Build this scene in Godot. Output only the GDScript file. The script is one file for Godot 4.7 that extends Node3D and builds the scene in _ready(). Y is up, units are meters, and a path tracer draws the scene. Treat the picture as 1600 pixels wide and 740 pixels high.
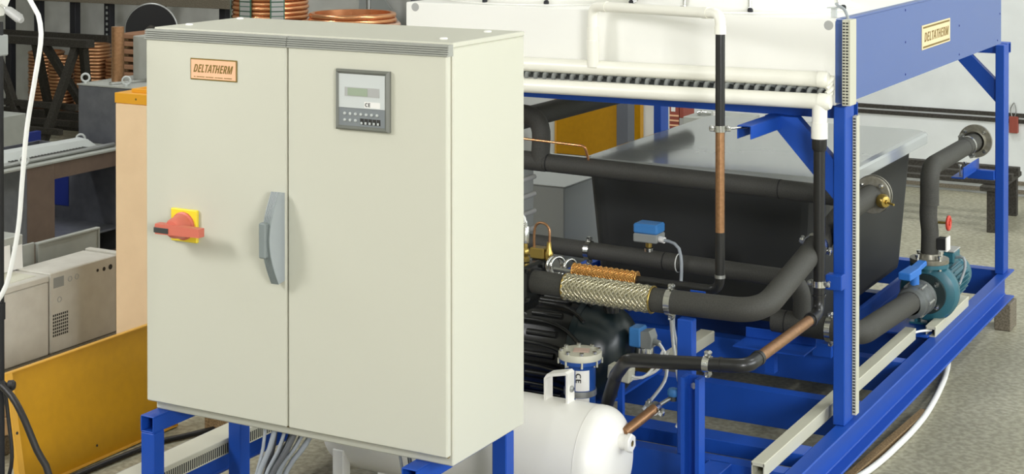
extends Node3D
# A refrigeration machine on a blue skid with its control cabinet, in a workshop.

const XA := Vector3.RIGHT
const YA := Vector3.UP
const ZA := Vector3.BACK
const NTH := ["first", "second", "third", "fourth", "fifth", "sixth", "seventh", "eighth", "ninth", "tenth", "eleventh", "twelfth"]
var M := {}
var taken := {}

# ------------------------------------------------------------------ geometry builder
class G:
	var s := SurfaceTool.new()
	var xf := Transform3D.IDENTITY
	func _init():
		s.begin(Mesh.PRIMITIVE_TRIANGLES)
	func vert(p: Vector3, n: Vector3):
		s.set_normal((xf.basis * n).normalized())
		s.add_vertex(xf * p)
	func tri(a: Vector3, b: Vector3, c: Vector3, na: Vector3, nb: Vector3, nc: Vector3):
		# emitted so that the front (clockwise) faces the side the normals point to
		if (b - a).cross(c - a).dot(na + nb + nc) > 0.0:
			vert(a, na); vert(c, nc); vert(b, nb)
		else:
			vert(a, na); vert(b, nb); vert(c, nc)
	func poly(p: Array, n: Vector3):
		var m: Vector3 = (p[1] - p[0]).cross(p[2] - p[0]).normalized()
		if m.dot(n) < 0.0:
			m = -m
		for i in range(1, p.size() - 1):
			tri(p[0], p[i], p[i + 1], m, m, m)
	func box(c: Vector3, size: Vector3, ch := 0.003, b := Basis.IDENTITY) -> G:
		var h := size * 0.5
		ch = minf(ch, minf(h.x, minf(h.y, h.z)) * 0.8)
		var k := h - Vector3.ONE * ch
		for ax in 3:
			var u := (ax + 1) % 3
			var w := (ax + 2) % 3
			for sg in [-1.0, 1.0]:
				var pts := []
				for q in [[-1, -1], [1, -1], [1, 1], [-1, 1]]:
					var v := Vector3.ZERO
					v[ax] = sg * h[ax]; v[u] = q[0] * k[u]; v[w] = q[1] * k[w]
					pts.append(c + b * v)
				var n := Vector3.ZERO
				n[ax] = sg
				poly(pts, b * n)
				if ch > 0.0:
					for sg2 in [-1.0, 1.0]:   # edge between the faces of axis ax and axis u
						var e := []
						for q in [[0, -1], [0, 1], [1, 1], [1, -1]]:
							var v := Vector3.ZERO
							v[ax] = sg * (h[ax] if q[0] == 0 else k[ax])
							v[u] = sg2 * (k[u] if q[0] == 0 else h[u])
							v[w] = q[1] * k[w]
							e.append(c + b * v)
						var m := Vector3.ZERO
						m[ax] = sg; m[u] = sg2
						poly(e, b * m)
		if ch > 0.0:
			for sx in [-1.0, 1.0]:
				for sy in [-1.0, 1.0]:
					for sz in [-1.0, 1.0]:
						var d := Vector3(sx, sy, sz)
						poly([c + b * (d * Vector3(h.x, k.y, k.z)), c + b * (d * Vector3(k.x, h.y, k.z)), c + b * (d * Vector3(k.x, k.y, h.z))], b * d)
		return self
	func bb(lo: Vector3, hi: Vector3, ch := 0.003) -> G:
		return box((lo + hi) * 0.5, (hi - lo).abs(), ch)
	func bar(a: Vector3, c: Vector3, w: float, h: float, up := Vector3.UP, ch := 0.002) -> G:
		var z := (c - a).normalized()
		var x := up.cross(z).normalized()
		return box((a + c) * 0.5, Vector3(w, h, a.distance_to(c)), ch, Basis(x, z.cross(x), z))
	func tube(p: Array, r, seg := 14, caps := true, closed := false) -> G:
		var n := p.size()
		var rings := []
		var t0: Vector3 = (p[1] - p[0]).normalized()
		var side := t0.cross(Vector3.UP)
		if side.length() < 0.05:
			side = t0.cross(Vector3.RIGHT)
		side = side.normalized()
		for i in n:
			var a: Vector3 = p[(i - 1 + n) % n] if (i > 0 or closed) else p[i]
			var b: Vector3 = p[(i + 1) % n] if (i < n - 1 or closed) else p[i]
			var t := (b - a).normalized()
			side = (side - t * side.dot(t)).normalized()
			var o := t.cross(side)
			var rr: float = r[i] if r is Array else r
			var row := []
			for k in seg:
				var an := TAU * k / seg
				var d := side * cos(an) + o * sin(an)
				row.append([p[i] + d * rr, d])
			rings.append(row)
			if caps and not closed and (i == 0 or i == n - 1):
				var cap := []
				for q in row:
					cap.append(q[0])
				poly(cap, -t if i == 0 else t)
		for i in (n if closed else n - 1):
			for k in seg:
				var a = rings[i][k]; var b = rings[i][(k + 1) % seg]
				var c = rings[(i + 1) % n][(k + 1) % seg]; var d = rings[(i + 1) % n][k]
				tri(a[0], b[0], c[0], a[1], b[1], c[1])
				tri(a[0], c[0], d[0], a[1], c[1], d[1])
		return self
	func cyl(a: Vector3, b: Vector3, r: float, seg := 16) -> G:
		return tube([a, b], r, seg)
	func lathe(prof: Array, at: Vector3, axis := Vector3.UP, seg := 28, smooth := 0.75) -> G:
		# prof: Vector2(radius, distance along the axis)
		var u := axis.cross(Vector3.FORWARD if absf(axis.z) < 0.9 else Vector3.RIGHT).normalized()
		var w := axis.cross(u)
		var nn := []
		for i in prof.size() - 1:
			var d: Vector2 = prof[i + 1] - prof[i]
			nn.append(Vector2(d.y, -d.x).normalized())
		for i in prof.size() - 1:
			var n0: Vector2 = nn[i]; var n1: Vector2 = nn[i]
			if i > 0 and nn[i - 1].dot(nn[i]) > smooth:
				n0 = (nn[i - 1] + nn[i]).normalized()
			if i < nn.size() - 1 and nn[i + 1].dot(nn[i]) > smooth:
				n1 = (nn[i + 1] + nn[i]).normalized()
			for k in seg:
				var a0 := TAU * k / seg; var a1 := TAU * (k + 1) / seg
				var d0 := u * cos(a0) + w * sin(a0); var d1 := u * cos(a1) + w * sin(a1)
				var A: Vector2 = prof[i]; var B: Vector2 = prof[i + 1]
				var p := [at + d0 * A.x + axis * A.y, at + d1 * A.x + axis * A.y, at + d1 * B.x + axis * B.y, at + d0 * B.x + axis * B.y]
				var q := [d0 * n0.x + axis * n0.y, d1 * n0.x + axis * n0.y, d1 * n1.x + axis * n1.y, d0 * n1.x + axis * n1.y]
				if A.x > 1e-5:
					tri(p[0], p[1], p[2], q[0], q[1], q[2])
				if B.x > 1e-5:
					tri(p[0], p[2], p[3], q[0], q[2], q[3])
		return self
	func prism(pl: Array, o: Vector3, ux: Vector3, uy: Vector3, d: Vector3) -> G:
		var pts := PackedVector2Array(pl)
		var ix := Geometry2D.triangulate_polygon(pts)
		var dn := d.normalized()
		for i in range(0, ix.size(), 3):
			var t := []
			for k in 3:
				t.append(o + ux * pts[ix[i + k]].x + uy * pts[ix[i + k]].y)
			poly(t, -dn)
			poly([t[0] + d, t[1] + d, t[2] + d], dn)
		var area := 0.0
		for i in pts.size():
			area += pts[i].cross(pts[(i + 1) % pts.size()])
		for i in pts.size():
			var a := pts[i]; var b := pts[(i + 1) % pts.size()]
			var e := (b - a) * signf(area)
			var A := o + ux * a.x + uy * a.y; var B := o + ux * b.x + uy * b.y
			poly([A, B, B + d, A + d], ux * e.y - uy * e.x)
		return self
	func ring(c: Vector3, axis: Vector3, R: float, r: float, seg := 28, rs := 10) -> G:
		var u := axis.cross(Vector3.UP if absf(axis.y) < 0.9 else Vector3.RIGHT).normalized()
		var w := axis.cross(u)
		var p := []
		for k in seg:
			p.append(c + (u * cos(TAU * k / seg) + w * sin(TAU * k / seg)) * R)
		return tube(p, r, rs, false, true)
	func loft(A: Array, B: Array, capa := true, capb := true) -> G:
		var c := Vector3.ZERO
		for p in A: c += p / (2.0 * A.size())
		for p in B: c += p / (2.0 * B.size())
		var n := A.size()
		for i in n:
			var j := (i + 1) % n
			poly([A[i], A[j], B[j], B[i]], (A[i] + A[j] + B[i] + B[j]) * 0.25 - c)
		if capa: poly(A, A[0] - B[0])
		if capb: poly(B, B[0] - A[0])
		return self
	func mesh() -> ArrayMesh:
		return s.commit()

# ------------------------------------------------------------------ helpers
func fil(p: Array, rad: float, n := 7) -> Array:   # a polyline with rounded corners
	var out := [p[0]]
	for i in range(1, p.size() - 1):
		var a: Vector3 = p[i - 1] - p[i]; var b: Vector3 = p[i + 1] - p[i]
		var ang := a.angle_to(b)
		var t := minf(rad / tan(ang * 0.5), minf(a.length(), b.length()) * 0.49)
		var A: Vector3 = p[i] + a.normalized() * t; var B: Vector3 = p[i] + b.normalized() * t
		for k in n + 1:
			var f := float(k) / n
			out.append(A.lerp(p[i], f).lerp(p[i].lerp(B, f), f))
	out.append(p[-1])
	return out

func spline(p: Array, step := 0.03) -> Array:
	var c := Curve3D.new()
	for i in p.size():
		var a: Vector3 = p[maxi(i - 1, 0)]; var b: Vector3 = p[mini(i + 1, p.size() - 1)]
		c.add_point(p[i], (a - b) / 6.0, (b - a) / 6.0)
	var out := []
	var n := maxi(4, int(c.get_baked_length() / step))
	for k in n + 1:
		out.append(c.sample_baked(c.get_baked_length() * k / n, true))
	return out

func rrect(lo: Vector2, hi: Vector2, r: float, y: float, n := 5) -> Array:
	var out := []
	for q in [[hi.x - r, hi.y - r, 0.0], [lo.x + r, hi.y - r, PI / 2], [lo.x + r, lo.y + r, PI], [hi.x - r, lo.y + r, PI * 1.5]]:
		for k in n + 1:
			var a: float = q[2] + PI / 2 * k / n
			out.append(Vector3(q[0] + r * cos(a), y, q[1] + r * sin(a)))
	return out

func numbered(called: String) -> String:
	taken[called] = taken.get(called, -1) + 1
	return called if taken[called] == 0 else "%s_%03d" % [called, taken[called]]

func gpos(n) -> Vector3:
	var v := Vector3.ZERO
	while n != self:
		v += n.position
		n = n.get_parent()
	return v

func obj(called: String, g, m: Material, parent: Node3D = self) -> MeshInstance3D:
	var o := MeshInstance3D.new()
	o.name = numbered(called) if parent == self else called
	o.mesh = g.mesh() if g is G else g
	o.material_override = m
	parent.add_child(o, true)
	if parent != self:
		o.position = -gpos(parent)
	return o

func thing(called: String, label: String, category: String, at: Vector3, group := "") -> Node3D:
	var o := Node3D.new()
	o.name = numbered(called)
	add_child(o)
	o.position = at
	tag(o, label, category, group)
	return o

func tag(o: Node, label: String, category: String, group := "", kind := "") -> Node:
	o.set_meta("label", label)
	o.set_meta("category", category)
	if group: o.set_meta("group", group)
	if kind: o.set_meta("kind", kind)
	return o

func struct(called: String, g: G, m: Material, label := "", category := "", parent: Node3D = self) -> MeshInstance3D:
	var o := obj(called, g, m, parent)
	o.set_meta("kind", "structure")
	if label: o.set_meta("label", label)
	if category: o.set_meta("category", category)
	return o

func mat(called: String, c: String, rough: float, metal := 0.0, spec := 0.5) -> StandardMaterial3D:
	var m := StandardMaterial3D.new()
	m.resource_name = called
	m.albedo_color = Color(c)
	m.roughness = rough
	m.metallic = metal
	m.metallic_specular = spec
	M[called] = m
	return m

func noise_tex(freq: float, lo: Color, hi: Color, sd: int, size := 512, oct := 5, mid := -1.0) -> NoiseTexture2D:
	var f := FastNoiseLite.new()
	f.seed = sd
	f.noise_type = FastNoiseLite.TYPE_SIMPLEX
	f.frequency = freq
	f.fractal_octaves = oct
	var t := NoiseTexture2D.new()
	t.width = size; t.height = size
	t.seamless = true
	t.noise = f
	var gr := Gradient.new()
	gr.set_color(0, lo); gr.set_color(1, hi)
	if mid > 0.0:
		gr.set_offset(0, mid - 0.12); gr.set_offset(1, mid + 0.12)
	t.color_ramp = gr
	return t

func grain(m: StandardMaterial3D, freq: float, lo: Color, hi: Color, sd: int, scale: float, world := false):
	m.albedo_texture = noise_tex(freq, lo, hi, sd)
	m.uv1_triplanar = true
	m.uv1_world_triplanar = world
	m.uv1_scale = Vector3.ONE * scale

func bumps(m: StandardMaterial3D, freq: float, sd: int, strength: float, scale: float):
	var f := FastNoiseLite.new()
	f.seed = sd; f.frequency = freq; f.fractal_octaves = 3
	var t := NoiseTexture2D.new()
	t.width = 256; t.height = 256; t.seamless = true; t.noise = f
	t.as_normal_map = true
	t.bump_strength = strength
	m.normal_enabled = true
	m.normal_texture = t
	m.normal_scale = 0.5
	m.uv1_triplanar = true
	m.uv1_scale = Vector3.ONE * scale

func text_shape(txt: String, o: Vector3, ux: Vector3, uy: Vector3, size: Vector2, slant := 0.0, depth := 0.002, bold := true, font := "Droid Sans") -> G:
	# letters fitted to a rectangle (o is its lower left corner), leaning by slant, on the plane of ux and uy
	var f := SystemFont.new()
	f.font_names = PackedStringArray([font])
	f.font_weight = 700 if bold else 400
	var t := TextMesh.new()
	t.text = txt
	t.font = f
	t.font_size = 48
	t.pixel_size = 0.01
	t.depth = 0.02
	t.curve_step = 1.0
	var a := t.get_mesh_arrays()
	var v: PackedVector3Array = a[Mesh.ARRAY_VERTEX]
	var nn: PackedVector3Array = a[Mesh.ARRAY_NORMAL]
	var ix = a[Mesh.ARRAY_INDEX]
	if ix == null or ix.size() == 0: ix = range(v.size())
	var lo := v[0]; var hi := v[0]
	for p in v:
		lo = lo.min(p); hi = hi.max(p)
	var g := G.new()
	var nz := ux.cross(uy)
	var q := []
	for p in v:
		var w := (p.x - lo.x) / (hi.x - lo.x) * (size.x - slant * size.y)
		var h := (p.y - lo.y) / (hi.y - lo.y) * size.y
		q.append(o + ux * (w + slant * h) + uy * h + nz * (p.z - lo.z) / (hi.z - lo.z) * depth)
	for i in range(0, ix.size(), 3):
		var n := []
		for k in 3:
			var m := nn[ix[i + k]]
			n.append(ux * m.x + uy * m.y + nz * m.z)
		g.tri(q[ix[i]], q[ix[i + 1]], q[ix[i + 2]], n[0], n[1], n[2])
	return g

func K(x: float, y: float, z: float) -> Vector3:
	return Vector3(x, y, z)

# ------------------------------------------------------------------ materials
func materials():
	var m: StandardMaterial3D
	m = mat("cabinet_paint", "c9c8b7", 0.42); bumps(m, 0.12, 3, 1.5, 9.0); m.normal_scale = 0.12
	mat("cabinet_dark", "2c2a22", 0.7)
	mat("strip_grey", "9a9b92", 0.45)
	m = mat("blue_paint", "1a4aa6", 0.42, 0.0, 0.4); bumps(m, 0.05, 5, 1.2, 5.0); m.normal_scale = 0.08
	m = mat("panel_blue_glare", "47609a", 0.36)  # same blue paint made paler: glare of the bright wall put into the albedo
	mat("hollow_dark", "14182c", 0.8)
	mat("white_paint", "efeee6", 0.4)
	mat("pvc", "f0eee0", 0.32)
	mat("tank_white", "f2f0e8", 0.35)
	m = mat("foam", "474640", 0.7); grain(m, 0.04, Color(0.75, 0.75, 0.75), Color(1, 1, 1), 11, 6.0)
	mat("joint_black", "191917", 0.8)
	mat("black_pipe", "20201f", 0.32)
	m = mat("copper", "b08660", 0.38, 0.7); grain(m, 0.03, Color(0.82, 0.8, 0.78), Color(1, 1, 1), 12, 3.0)
	mat("copper_bright", "e0a070", 0.27, 0.8)
	m = mat("copper_coil", "b98a62", 0.34, 0.7)
	mat("hose_gold", "dca862", 0.28, 0.85)
	mat("brass", "b39a55", 0.3, 0.9)
	mat("chrome", "d4d4d0", 0.2, 1.0)
	mat("zinc", "a9aaa6", 0.4, 0.85)
	mat("steel_braid", "c9c3a8", 0.3, 0.85)
	m = mat("flange_steel", "9a978c", 0.36, 0.55); grain(m, 0.02, Color(0.85, 0.84, 0.8), Color(1, 1, 1), 14, 4.0)
	m = mat("tank_black", "262725", 0.55); bumps(m, 0.2, 6, 2.0, 12.0); m.normal_scale = 0.25
	m = mat("lid_grey", "bcc0be", 0.09, 0.4); bumps(m, 0.01, 8, 1.0, 1.2); m.normal_scale = 0.05
	mat("compressor_black", "1a1b1a", 0.24)
	mat("compressor_sheen", "182224", 0.28)  # bluish sheen of the dome put into the base colour
	mat("drier_blue", "1d4a94", 0.3)
	mat("flange_cream", "c9c7b4", 0.5)
	mat("label_white", "e6e4de", 0.5)
	mat("label_grey", "a8a8a4", 0.5)
	mat("label_pink", "cfb4a4", 0.6)
	mat("ink", "2a2824", 0.6)
	mat("plate_peach", "eebb94", 0.5)
	mat("plate_brown", "7a6420", 0.55)
	mat("plate_cream", "e4cfa4", 0.5)
	mat("switch_yellow", "f2d935", 0.4)
	mat("switch_red", "cf6f5b", 0.45)
	mat("dark_plastic", "3c3e3c", 0.5)
	mat("handle_grey", "7f8785", 0.45)
	mat("handle_light", "a5acae", 0.4)
	mat("bezel_grey", "6c6e65", 0.4)
	mat("face_light", "c6cac6", 0.35)
	mat("keypad_grey", "7c8182", 0.4)
	mat("lcd", "9aa690", 0.2)
	mat("button_grey", "c0c4c0", 0.4)
	mat("teal", "2d6472", 0.34)
	mat("teal_dark", "1c2b2c", 0.45)
	mat("lever_blue", "2f72c4", 0.4)
	mat("switch_blue", "3f80c0", 0.4)
	mat("valve_red", "c84232", 0.4)
	mat("grey_iron", "5d6160", 0.45, 0.3)
	m = mat("trunking", "c2c0ac", 0.5)
	mat("slot_dark", "3a3a34", 0.8)
	mat("cable_white", "e8e8e2", 0.5)
	mat("cable_grey", "9aa0a4", 0.45)
	mat("cable_dark", "5c5e60", 0.5)
	mat("cable_black", "1d1a17", 0.5)
	m = mat("ochre", "be8a04", 0.45); grain(m, 0.03, Color(0.95, 0.95, 0.95), Color(1, 1, 1), 21, 1.0)
	mat("ochre_edge", "d8a23a", 0.45)
	m = mat("peach", "f8d8ae", 0.5); grain(m, 0.015, Color(0.97, 0.965, 0.96), Color(1, 1, 1), 22, 0.7)
	mat("amber", "e8a526", 0.45)
	m = mat("sheet_grey", "a8aaa2", 0.45); grain(m, 0.02, Color(0.95, 0.95, 0.945), Color(1, 1, 1), 23, 0.8)
	m = mat("box_cream", "cbc8bc", 0.5); grain(m, 0.02, Color(0.95, 0.945, 0.94), Color(1, 1, 1), 24, 0.8)
	m = mat("galvanised", "83858a", 0.36, 0.6); grain(m, 0.02, Color(0.88, 0.88, 0.9), Color(1, 1, 1), 25, 0.9)
	m = mat("brown_sheet", "7d6a5c", 0.5, 0.4); grain(m, 0.02, Color(0.92, 0.92, 0.92), Color(1, 1, 1), 26, 0.8)
	mat("machine_grey", "8f928e", 0.5)
	m = mat("rust_steel", "4c4942", 0.7, 0.3); grain(m, 0.03, Color(0.6, 0.58, 0.55), Color(1, 1, 1), 27, 3.0)
	mat("rack_dark", "26262a", 0.6, 0.3)
	m = mat("wood", "a58c66", 0.8); grain(m, 0.05, Color(0.6, 0.56, 0.5), Color(1, 1, 1), 28, 3.0)
	m = mat("wood_grey", "8d8574", 0.85); grain(m, 0.05, Color(0.65, 0.63, 0.6), Color(1, 1, 1), 29, 3.0)
	m = mat("cardboard", "9c7356", 0.8)
	mat("rubber_black", "161616", 0.7)
	mat("deep_blue", "1b2c78", 0.5)
	mat("column_grey", "5c6067", 0.5)
	mat("red_box", "8e4436", 0.6)
	mat("strap_green", "3d6a55", 0.5)
	m = mat("film", "d8b298", 0.2, 0.35)
	# concrete floor: fine and coarse mottling, dark scuffs
	m = mat("concrete", "c0bca6", 0.5, 0.0, 0.4)
	grain(m, 0.008, Color(0.86, 0.86, 0.85), Color(1, 1, 1), 31, 0.25, true)
	m.detail_enabled = true
	m.detail_blend_mode = BaseMaterial3D.BLEND_MODE_MUL
	m.detail_albedo = noise_tex(0.03, Color(0.74, 0.735, 0.71), Color(1, 1, 1), 33, 512, 6)
	m.detail_uv_layer = BaseMaterial3D.DETAIL_UV_2
	m.uv2_triplanar = true
	m.uv2_world_triplanar = true
	m.uv2_scale = Vector3.ONE * 1.6
	m = mat("wall_white", "dfe2de", 0.8); grain(m, 0.01, Color(0.95, 0.95, 0.95), Color(1, 1, 1), 35, 0.4, true)
	m = mat("wall_grey", "cecec6", 0.85); grain(m, 0.01, Color(0.88, 0.88, 0.88), Color(1, 1, 1), 36, 0.4, true)
	mat("ceiling_white", "c9c9c2", 0.9)

# ------------------------------------------------------------------ lamps
func area(called: String, at: Vector3, to: Vector3, size: Vector2, energy: float, col: Color):
	var l := AreaLight3D.new()
	l.name = called
	l.area_size = size
	l.light_energy = energy
	l.light_color = col
	l.area_range = 40.0
	l.shadow_enabled = true
	add_child(l)
	l.look_at_from_position(at, to, YA if absf((to - at).normalized().y) < 0.95 else XA)

func glow(called: String, c: Color, e: float) -> StandardMaterial3D:
	var m := mat(called, "f4f4f0", 0.6)
	m.emission_enabled = true
	m.emission = c
	m.emission_energy_multiplier = e
	return m

func softbox(at: Vector3, to: Vector3, size: Vector2, energy: float, col: Color, label: String):
	var t := thing("softbox_lamp", label, "studio lamp", Vector3(at.x, 0, at.z))
	var d := (to - at).normalized()
	var x := d.cross(YA).normalized()
	var b := Basis(x, x.cross(d), -d)
	var o := at - d * 0.02
	obj("diffuser", G.new().box(o, Vector3(size.x, size.y, 0.01), 0.0, b), M.softbox_glow, t)
	var h := []; var k := []
	for q in [[-1, -1], [1, -1], [1, 1], [-1, 1]]:
		h.append(o - d * 0.01 + b * Vector3(q[0] * size.x * 0.5, q[1] * size.y * 0.5, 0))
		k.append(o - d * 0.5 + b * Vector3(q[0] * 0.1, q[1] * 0.1, 0))
	obj("hood", G.new().loft(h, k), M.rubber_black, t)
	var base := at - d * 0.55
	obj("stand_pole", G.new().cyl(Vector3(base.x, 0.02, base.z), base + Vector3(0, 0.05, 0), 0.016), M.rubber_black, t)
	for a in 3:
		var e := Vector3(cos(a * TAU / 3), 0, sin(a * TAU / 3))
		obj("stand_leg", G.new().cyl(Vector3(base.x, 0.45, base.z), Vector3(base.x, 0.015, base.z) + e * 0.4, 0.012), M.rubber_black, t)
	area("softbox_light", at, to, size, energy, col)

func _ready():
	# camera, sky, lamps and exposure
	var F := 2565.08
	var cam := Camera3D.new()
	cam.name = "camera"
	cam.projection = Camera3D.PROJECTION_FRUSTUM
	cam.near = 0.1
	cam.far = 60.0
	cam.size = 0.1 * 740.0 / F
	cam.frustum_offset = Vector2(0.1 * (800.0 - 803.39) / F, 0.1 * (-153.95 - 370.0) / F)
	cam.transform = Transform3D(Basis(YA, 0.5003) * Basis(XA, -0.0102), Vector3(2.3743, 2.184, 3.9843))
	add_child(cam)
	cam.current = true
	var we := WorldEnvironment.new()
	we.name = "world_environment"
	var env := Environment.new()
	env.background_mode = Environment.BG_COLOR
	env.background_color = Color(0.55, 0.6, 0.65)
	env.tonemap_mode = Environment.TONE_MAPPER_LINEAR
	env.tonemap_exposure = 0.58
	env.sdfgi_enabled = true
	env.ssao_enabled = true
	env.ssil_enabled = true
	we.environment = env
	add_child(we)
	materials()
	glow("softbox_glow", Color(1, 0.98, 0.94), 6.0)
	glow("window_fill_glow", Color(0.95, 0.985, 1.0), 2.0)
	glow("tube_glow", Color(1, 1, 0.97), 4.0)
	softbox(Vector3(-3.0, 3.1, 2.3), Vector3(-0.2, 1.2, -0.9), Vector2(0.9, 0.9), 13.0, Color(0.99, 0.99, 1.0), "black hooded studio softbox on a stand at the cabinet's door side")
	softbox(Vector3(4.5, 2.4, 4.0), Vector3(0.2, 0.9, -1.8), Vector2(1.6, 1.6), 36.0, Color(0.99, 0.99, 1.0), "large black hooded studio softbox facing the blue end panel")
	for q in [[-6.0, -4.0, "above the copper coils and crates"], [-1.0, -4.5, "above the black tub"], [3.5, -4.5, "above the bare floor beside the added gate"], [-5.5, 1.5, "above the free floor beside the grey steel boxes"], [1.5, 7.5, "in the middle of the farthest row"], [-4.0, 7.5, "at the grey wall end of the farthest row"], [6.0, 7.5, "at the added gate end of the farthest row"]]:
		added_ceiling_lamp(q[0], q[1], "added long white ceiling fill lamp " + q[2])
	room()
	cabinet()
	stand()
	skid()
	cooler()
	water_tank()
	pipes()
	compressor()
	receiver()
	small_parts()
	pump()
	left_side()
	far_side()

func added_ceiling_lamp(x: float, z: float, label: String):  # unseen lamps added overhead as fill light
	var t := thing("added_ceiling_lamp", label, "ceiling lamp", Vector3(x, 5.5, z), "added rows of ceiling fill lamps")
	obj("housing", G.new().box(Vector3(x, 5.47, z), Vector3(1.6, 0.06, 0.34)), M.white_paint, t)
	obj("diffuser", G.new().box(Vector3(x, 5.43, z), Vector3(1.54, 0.02, 0.3)), M.tube_glow, t)
	area("ceiling_fill_light", Vector3(x, 5.41, z), Vector3(x, 0, z), Vector2(1.54, 0.3), 16.0, Color(0.975, 0.985, 1.0))

func room():
	struct("floor", G.new().bb(Vector3(-14, -0.3, -8.1), Vector3(8, 0, 10), 0.0), M.concrete)
	struct("wall_back", G.new().bb(Vector3(-4.02, 0, -8.1), Vector3(8.2, 5.6, -7.8), 0.0), M.wall_white)
	struct("wall_back_grey", G.new().bb(Vector3(-14.2, 0, -8.1), Vector3(-4.02, 5.6, -7.8), 0.0), M.wall_grey)
	struct("wall_left", G.new().bb(Vector3(-14.3, 0, -8.1), Vector3(-14, 5.6, 10.2), 0.0), M.wall_grey)
	struct("wall_right", G.new().bb(Vector3(8, 0, -8.1), Vector3(8.3, 5.6, 10.2), 0.0), M.wall_white)
	struct("wall_front", G.new().bb(Vector3(-14.2, 0, 10), Vector3(8.2, 5.6, 10.3), 0.0), M.wall_white)
	# unseen glazed gate added in the right wall to raise the general light
	var w := struct("added_window_1", G.new().bb(Vector3(7.93, 0.9, -6.9), Vector3(8.0, 4.3, 1.1), 0.0), M.machine_grey)
	for i in 4:
		for j in 2:
			obj("fill_pane", G.new().bb(Vector3(7.915, 0.98 + j * 1.66, -6.82 + i * 1.97), Vector3(7.93, 2.56 + j * 1.66, -4.93 + i * 1.97), 0.0), M.window_fill_glow, w)
	area("added_window_light", Vector3(7.9, 2.6, -2.9), Vector3(0, 1.6, -2.9), Vector2(7.8, 3.2), 120.0, Color(0.97, 0.985, 1.0))
	struct("ceiling", G.new().bb(Vector3(-14.3, 5.5, -8.1), Vector3(8.3, 5.8, 10.3), 0.0), M.ceiling_white)

# ------------------------------------------------------------------ nameplate on a plane
func nameplate(parent: Node3D, o: Vector3, ux: Vector3, size: Vector2, bars: bool):
	var nz := ux.cross(YA)
	var b := Basis(ux, YA, nz)
	var c := o + ux * size.x * 0.5 + YA * size.y * 0.5
	var np := obj("nameplate", G.new().box(c + nz * 0.0015, Vector3(size.x, size.y, 0.003), 0.001, b), M.plate_brown if not bars else M.plate_cream, parent)
	np.set_meta("label", "peach nameplate with dark slanted capitals")
	if bars:
		for y in [0.1, 0.9]:
			obj("border_bar", G.new().box(o + ux * size.x * 0.5 + YA * size.y * y + nz * 0.0032, Vector3(size.x * 0.94, size.y * 0.075, 0.001), 0.0, b), M.plate_brown, np)
		obj("face", G.new().box(c + nz * 0.0032, Vector3(size.x * 0.94, size.y * 0.72, 0.001), 0.0, b), M.plate_cream, np)
		obj("lettering", text_shape("DELTATHERM", o + ux * size.x * 0.07 + YA * size.y * 0.31 + nz * 0.0037, ux, YA, Vector2(size.x * 0.86, size.y * 0.38), 0.28, 0.0008), M.plate_brown, np)
	else:
		obj("face", G.new().box(c + nz * 0.0032, Vector3(size.x - 0.008, size.y - 0.008, 0.001), 0.0, b), M.plate_peach, np)
		obj("lettering", text_shape("DELTATHERM", o + ux * size.x * 0.075 + YA * size.y * 0.36 + nz * 0.0037, ux, YA, Vector2(size.x * 0.85, size.y * 0.37), 0.28, 0.0008), M.plate_brown, np)
		var g := G.new()
		for k in 13:
			var w := size.x * (0.035 + 0.02 * (k * 7 % 3))
			g.box(o + ux * (size.x * (0.09 + 0.065 * k) + w * 0.3) + YA * size.y * 0.15 + nz * 0.0038, Vector3(w, size.y * 0.035, 0.0006), 0.0, b)
		obj("small_print", g, M.plate_brown, np)

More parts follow.
